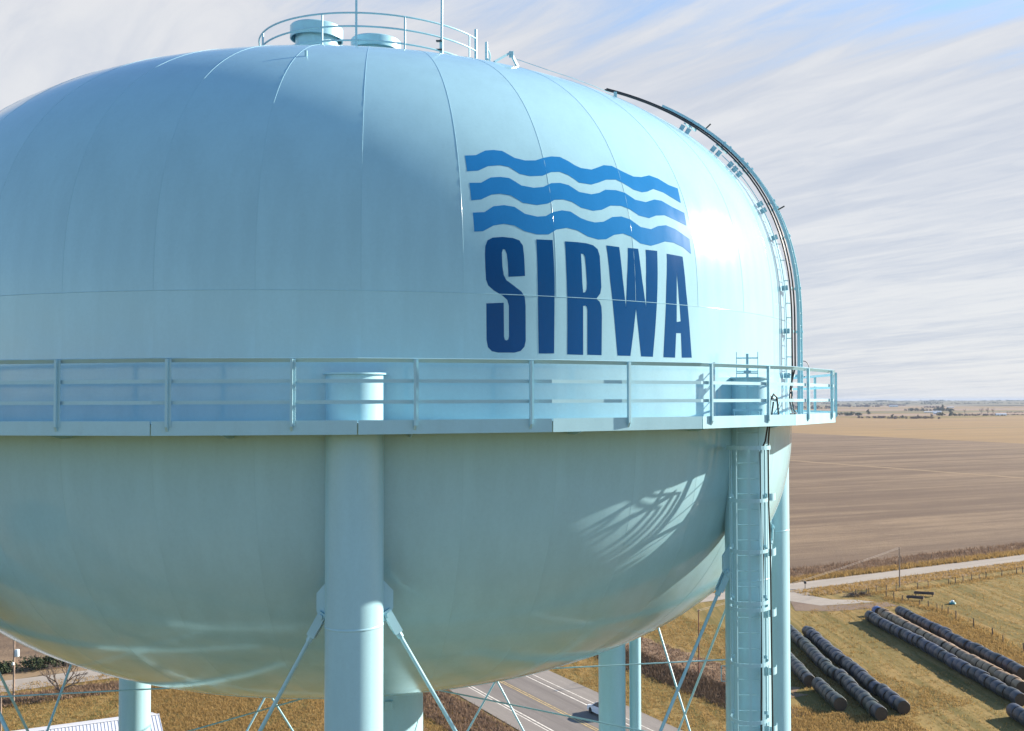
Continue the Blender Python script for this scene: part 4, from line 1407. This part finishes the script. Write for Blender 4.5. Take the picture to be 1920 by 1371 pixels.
def branches(mb, p, d, ln, r, depth, rg, spread=0.75, up=0.10):
    q = p + d * ln
    mid = p + d * ln * 0.5 + Vector((rg.uniform(-1, 1), rg.uniform(-1, 1), rg.uniform(-0.5, 0.5))) * ln * 0.07
    mb.tube([p, mid, q], [r, r * 0.82, r * 0.62], 5, caps=False)
    if depth == 0:
        return
    for _ in range(rg.choice((2, 3, 3))):
        nd = (d + Vector((rg.uniform(-1, 1), rg.uniform(-1, 1), rg.uniform(-0.6, 0.8))) * spread + Vector((0, 0, up))).normalized()
        branches(mb, p + d * ln * rg.uniform(0.55, 1.0), nd, ln * rg.uniform(0.55, 0.82), r * 0.58, depth - 1, rg, spread, up)


# bare tree by the road at the left
rg = random.Random(11)
bt = empty('bare_tree', (-66.55, 128.61, 0), 'leafless spreading tree beside the gravel road below the tower bowl', 'tree')
tb_ = MB()
tb_.tube([(0, 0, -0.1), (0.08, 0.02, 0.5), (0.05, 0, 1.0)], [0.24, 0.2, 0.19], 8)
tb_.obj('trunk', m_bark, bt, 60)
cr = MB()
for dx, dy, dz in ((-0.9, 0.1, 0.8), (0.95, -0.2, 0.55), (0.25, 0.6, 1.0), (-0.25, -0.4, 1.1), (0.6, 0.3, 0.9)):
    branches(cr, Vector((0.05, 0, 0.85)), Vector((dx, dy, dz)).normalized(), 1.7, 0.11, 4, rg, 0.8, 0.06)
cr.obj('crown', m_twig, bt, 60)
for i, (x, y, rx, h, lab) in enumerate(((-80.0, 140.6, 2.2, 1.5, 'dark evergreen shrub at the picture edge past the gravel road'), (-77.2, 143.0, 2.6, 1.7, 'dark evergreen shrub, middle of three past the gravel road'), (-73.8, 144.8, 2.0, 1.4, 'dark evergreen shrub against the tower bowl past the gravel road'))):
    s = empty('shrub', (x, y, 0), lab, 'shrub', 'evergreen shrubs past the gravel road')
    tri_cloud('foliage', np.vstack([clump((rng.normal(0, rx * 0.35), rng.normal(0, rx * 0.25), h * 0.5), (rx * 0.6, rx * 0.45, h * 0.5), 260, 0.17) for _ in range(4)]), m_ever, kind=None, parent=s)
    sm = MB()
    for _ in range(5):
        branches(sm, Vector((rg.uniform(-0.5, 0.5), rg.uniform(-0.4, 0.4), 0)), Vector((rg.uniform(-0.5, 0.5), rg.uniform(-0.4, 0.4), 1)).normalized(), h * 0.6, 0.05, 2, rg)
    sm.obj('stems', m_bark, s)
for x, y, lab in ((41.3, 193.0, 'low heap of grey brush at the end of the fence, left of two'), (43.3, 193.7, 'low heap of grey brush against the fence posts, right of two')):
    b = MB()
    for _ in range(90):
        a = rg.uniform(0, 6.3)
        r = abs(rg.gauss(0, 0.7))
        p = Vector((r * math.cos(a) * 1.4, r * math.sin(a), rg.uniform(0.02, max(0.06, 0.8 - 0.5 * r))))
        d = Vector((rg.uniform(-1, 1), rg.uniform(-1, 1), rg.uniform(-0.3, 0.4))).normalized()
        b.tube([p - d * 0.6, p + d * 0.6], [0.035, 0.015], 4, caps=False)
    o = b.obj('brush_pile', m_twig, None, loc=(x, y, 0))
    tag(o, lab, 'brush pile', 'brush piles by the fence')


# far trees one can tell apart
def far_tree(kind, x, y, h, label):
    t = empty('evergreen_tree' if kind == 'evergreen' else 'bare_tree', (x, y, 0), label, 'tree', 'single trees on the far fields')
    MB().tube([(0, 0, -0.3), (0.1, 0, h * 0.35), (0, 0.1, h * 0.75)], [h * 0.03, h * 0.022, h * 0.008], 6).obj('trunk', m_bark, t)
    if kind == 'evergreen':
        tri_cloud('crown', np.vstack([clump((rng.normal(0, h * 0.14), rng.normal(0, h * 0.14), h * z), (h * w, h * w, h * 0.2), 110, h * 0.055) for z, w in ((0.28, 0.34), (0.45, 0.32), (0.62, 0.26), (0.8, 0.16))]), m_ever, kind=None, parent=t)
    else:
        m = MB()
        for k in range(6):
            a = k * 1.05
            branches(m, Vector((0, 0, h * (0.18 + 0.06 * k))), Vector((math.cos(a), math.sin(a), 1.2)).normalized(), h * 0.26, h * 0.014, 3, rg, 0.7, 0.25)
        m.obj('crown', m_twig, t)


far = [('evergreen', 748.8, 2436, 14.5, 'tall dark evergreen at the right end of the farm grove'), ('evergreen', 524.4, 2078, 8.2, 'round dark evergreen, left of the pair in front of the farm grove'), ('evergreen', 529.4, 2019, 7.0, 'round dark evergreen, right of the pair in front of the farm grove'),
       ('evergreen', 1056, 3533, 19.3, 'tallest dark evergreen at the right end of the back grove'), ('evergreen', 1014.8, 3447, 15.4, 'dark evergreen in the middle of the back grove'), ('evergreen', 945.7, 3365, 11.7, 'dark evergreen beside the small white house in the back grove'),
       ('bare', 816.3, 2436, 18.1, 'big leafless tree, left of the three by the long white barn'), ('bare', 830.8, 2436, 18.1, 'big leafless tree, middle of the three by the long white barn'), ('bare', 873, 2523, 16.3, 'leafless tree nearest the long white barn'),
       ('bare', 868.8, 2718, 12.1, 'small reddish leafless tree alone in the far stubble'), ('evergreen', 581.8, 2523, 13.8, 'lone dark evergreen in the field right of the water tower'), ('evergreen', 565.5, 2048, 7.1, 'squat evergreen at the middle of the near hedge'),
       ('evergreen', 2840.4, 7851, 17.5, 'far small tree on the horizon field, left of two'), ('evergreen', 2875.4, 7851, 19.4, 'far small tree on the horizon field, right of two'), ('evergreen', 617.7, 2141, 7.4, 'squat evergreen at the right end of the near hedge')]
for f_ in far:
    far_tree(*f_)
for x0, x1, y, h, lab in [(895, 1046, 3365, 10.0, 'dark grove round the back farm'), (479, 542, 2436, 9.0, 'dark trees just right of the tower balcony'), (380, 464, 2355, 10.0, 'brown woods seen through the balcony railing'),
                          (462, 512, 2078, 4.5, 'low brush along the near field edge'), (497, 582, 2019, 5.0, 'hedge of mixed brush along the near field edge'), (697, 736, 2355, 6.5, 'dark brush at the end of the farm grove'), (740, 820, 2355, 4.5, 'low brush beside the long white barn'),
                          (1036, 1089, 2884, 2.6, 'thin hedge line at the far right'), (872, 920, 2436, 2.2, 'low hedge at the far right in front of the barn field'), (1150, 1312, 5435, 14.0, 'far wood left of the pale sheds'), (1159, 1276, 5888, 13.0, 'far wood behind the pale sheds'),
                          (1550, 1710, 6423, 11.0, 'far wood in the middle of the horizon'), (2196, 2406, 7066, 13.0, 'far wood at the right of the horizon'), (700, 869, 4416, 16.0, 'blue far wood behind the balcony'), (1336, 1406, 4710, 8.0, 'small far wood behind the farm grove'),
                          (-900, 300, 2600, 9.0, 'far trees hidden behind the water tower')]:
    n = max(10, int((x1 - x0) / (h * 0.42)))
    n = min(n, 150)
    T = []
    for i in range(n):
        hh = h * rng.uniform(0.45, 1.05)
        T.append(clump((rng.uniform(x0, x1), y + rng.normal(0, 25), hh * 0.5), (hh * 0.7, hh * 0.7, hh * 0.55), 80, hh * 0.17))
    T = np.vstack(T)
    k = rng.uniform(0, 1, len(T)) < (0.55 if 'dark' in lab else 0.2)
    o = tri_cloud('woodland', T, m_ever if 'dark' in lab else m_wood, lab, 'trees')
for rad, n, lab in ((7600, 420, 'nearer blue line of trees along the horizon'), (8900, 700, 'farthest blue line of trees along the horizon')):
    T = []
    for i in range(n):
        a = R(rng.uniform(-32, 34))
        rr_2 = rad + rng.normal(0, 260)
        g = 0.5 + 0.5 * math.sin(a * 37 + rad) * math.sin(a * 91 + 1.3)
        hh = 15 * rng.uniform(0.5, 1.1) * (0.55 + 0.6 * g)
        zb = 8 if rad < 8000 else 21
        T.append(clump((rr_2 * math.sin(a), rr_2 * math.cos(a), zb + hh * 0.4), (hh * 2.0, hh * 2.0, hh * 0.55), 22, hh * 0.3))
    tri_cloud('treeline', np.vstack(T), m_ever, lab, 'trees')

# far farm buildings
for x0, x1, y, h, nm, lab, cat in [(821, 843, 2355, 4.6, 'barn', 'long low white barn right of the leafless trees', 'barn'), (854, 877, 2944, 4.8, 'farm_shed', 'white farm shed, right one of the pair in the grove', 'shed'), (831, 852, 2944, 3.5, 'farm_shed', 'long low white shed, left one of the pair in the grove', 'shed'),
                                   (1358, 1401, 5435, 8.0, 'farm_shed', 'pale shed far off on the left of the horizon fields', 'shed'), (1429, 1459, 4710, 4.2, 'farm_shed', 'low pale shed beyond the back grove', 'shed'), (761, 769, 2617, 5.0, 'farmhouse', 'small white farmhouse among the dark grove', 'house')]:
    w, dep = x1 - x0, 11.0 if nm != 'farmhouse' else 8.0
    fbm = empty(nm, ((x0 + x1) / 2, y, 0), lab, cat, 'white farm buildings in the distance', R(-8))
    MB().box((0, 0, h * 0.29), (w, dep, h * 0.58)).obj('wall', m_siding, fbm)
    g = MB()
    hw_, d2 = w / 2 + 0.4, dep / 2 + 0.4
    g.add([(-hw_, -d2, h * 0.58), (hw_, -d2, h * 0.58), (hw_, 0, h), (-hw_, 0, h), (hw_, d2, h * 0.58), (-hw_, d2, h * 0.58)], [(0, 1, 2, 3), (3, 2, 4, 5), (0, 3, 5), (1, 4, 2), (0, 5, 4, 1)])
    g.obj('roof', m_roof, fbm)
    dm = MB()
    for k in range(3):
        dm.box((-w * 0.3 + k * w * 0.3, -dep / 2 - 0.03, h * 0.2), (min(3.0, w * 0.16), 0.08, h * 0.36))
    dm.obj('door', m_dark, fbm)

# ------------------------------------------------------------------ the air
hz_ = MB().box((0, 0, 24.25), (41000, 41000, 50.5))
hm_ = bpy.data.materials.new('haze')
hm_.use_nodes = True
hn_ = hm_.node_tree
hn_.nodes.clear()
ho = hn_.nodes.new('ShaderNodeOutputMaterial')
hv_ = hn_.nodes.new('ShaderNodeVolumePrincipled')
hv_.inputs['Color'].default_value = (0.50, 0.60, 0.76, 1)
hv_.inputs['Density'].default_value = 0.00006
hv_.inputs['Anisotropy'].default_value = 0.0
hn_.links.new(hv_.outputs[0], ho.inputs['Volume'])
haze = hz_.obj('haze', hm_)
tag(haze, kind='stuff')
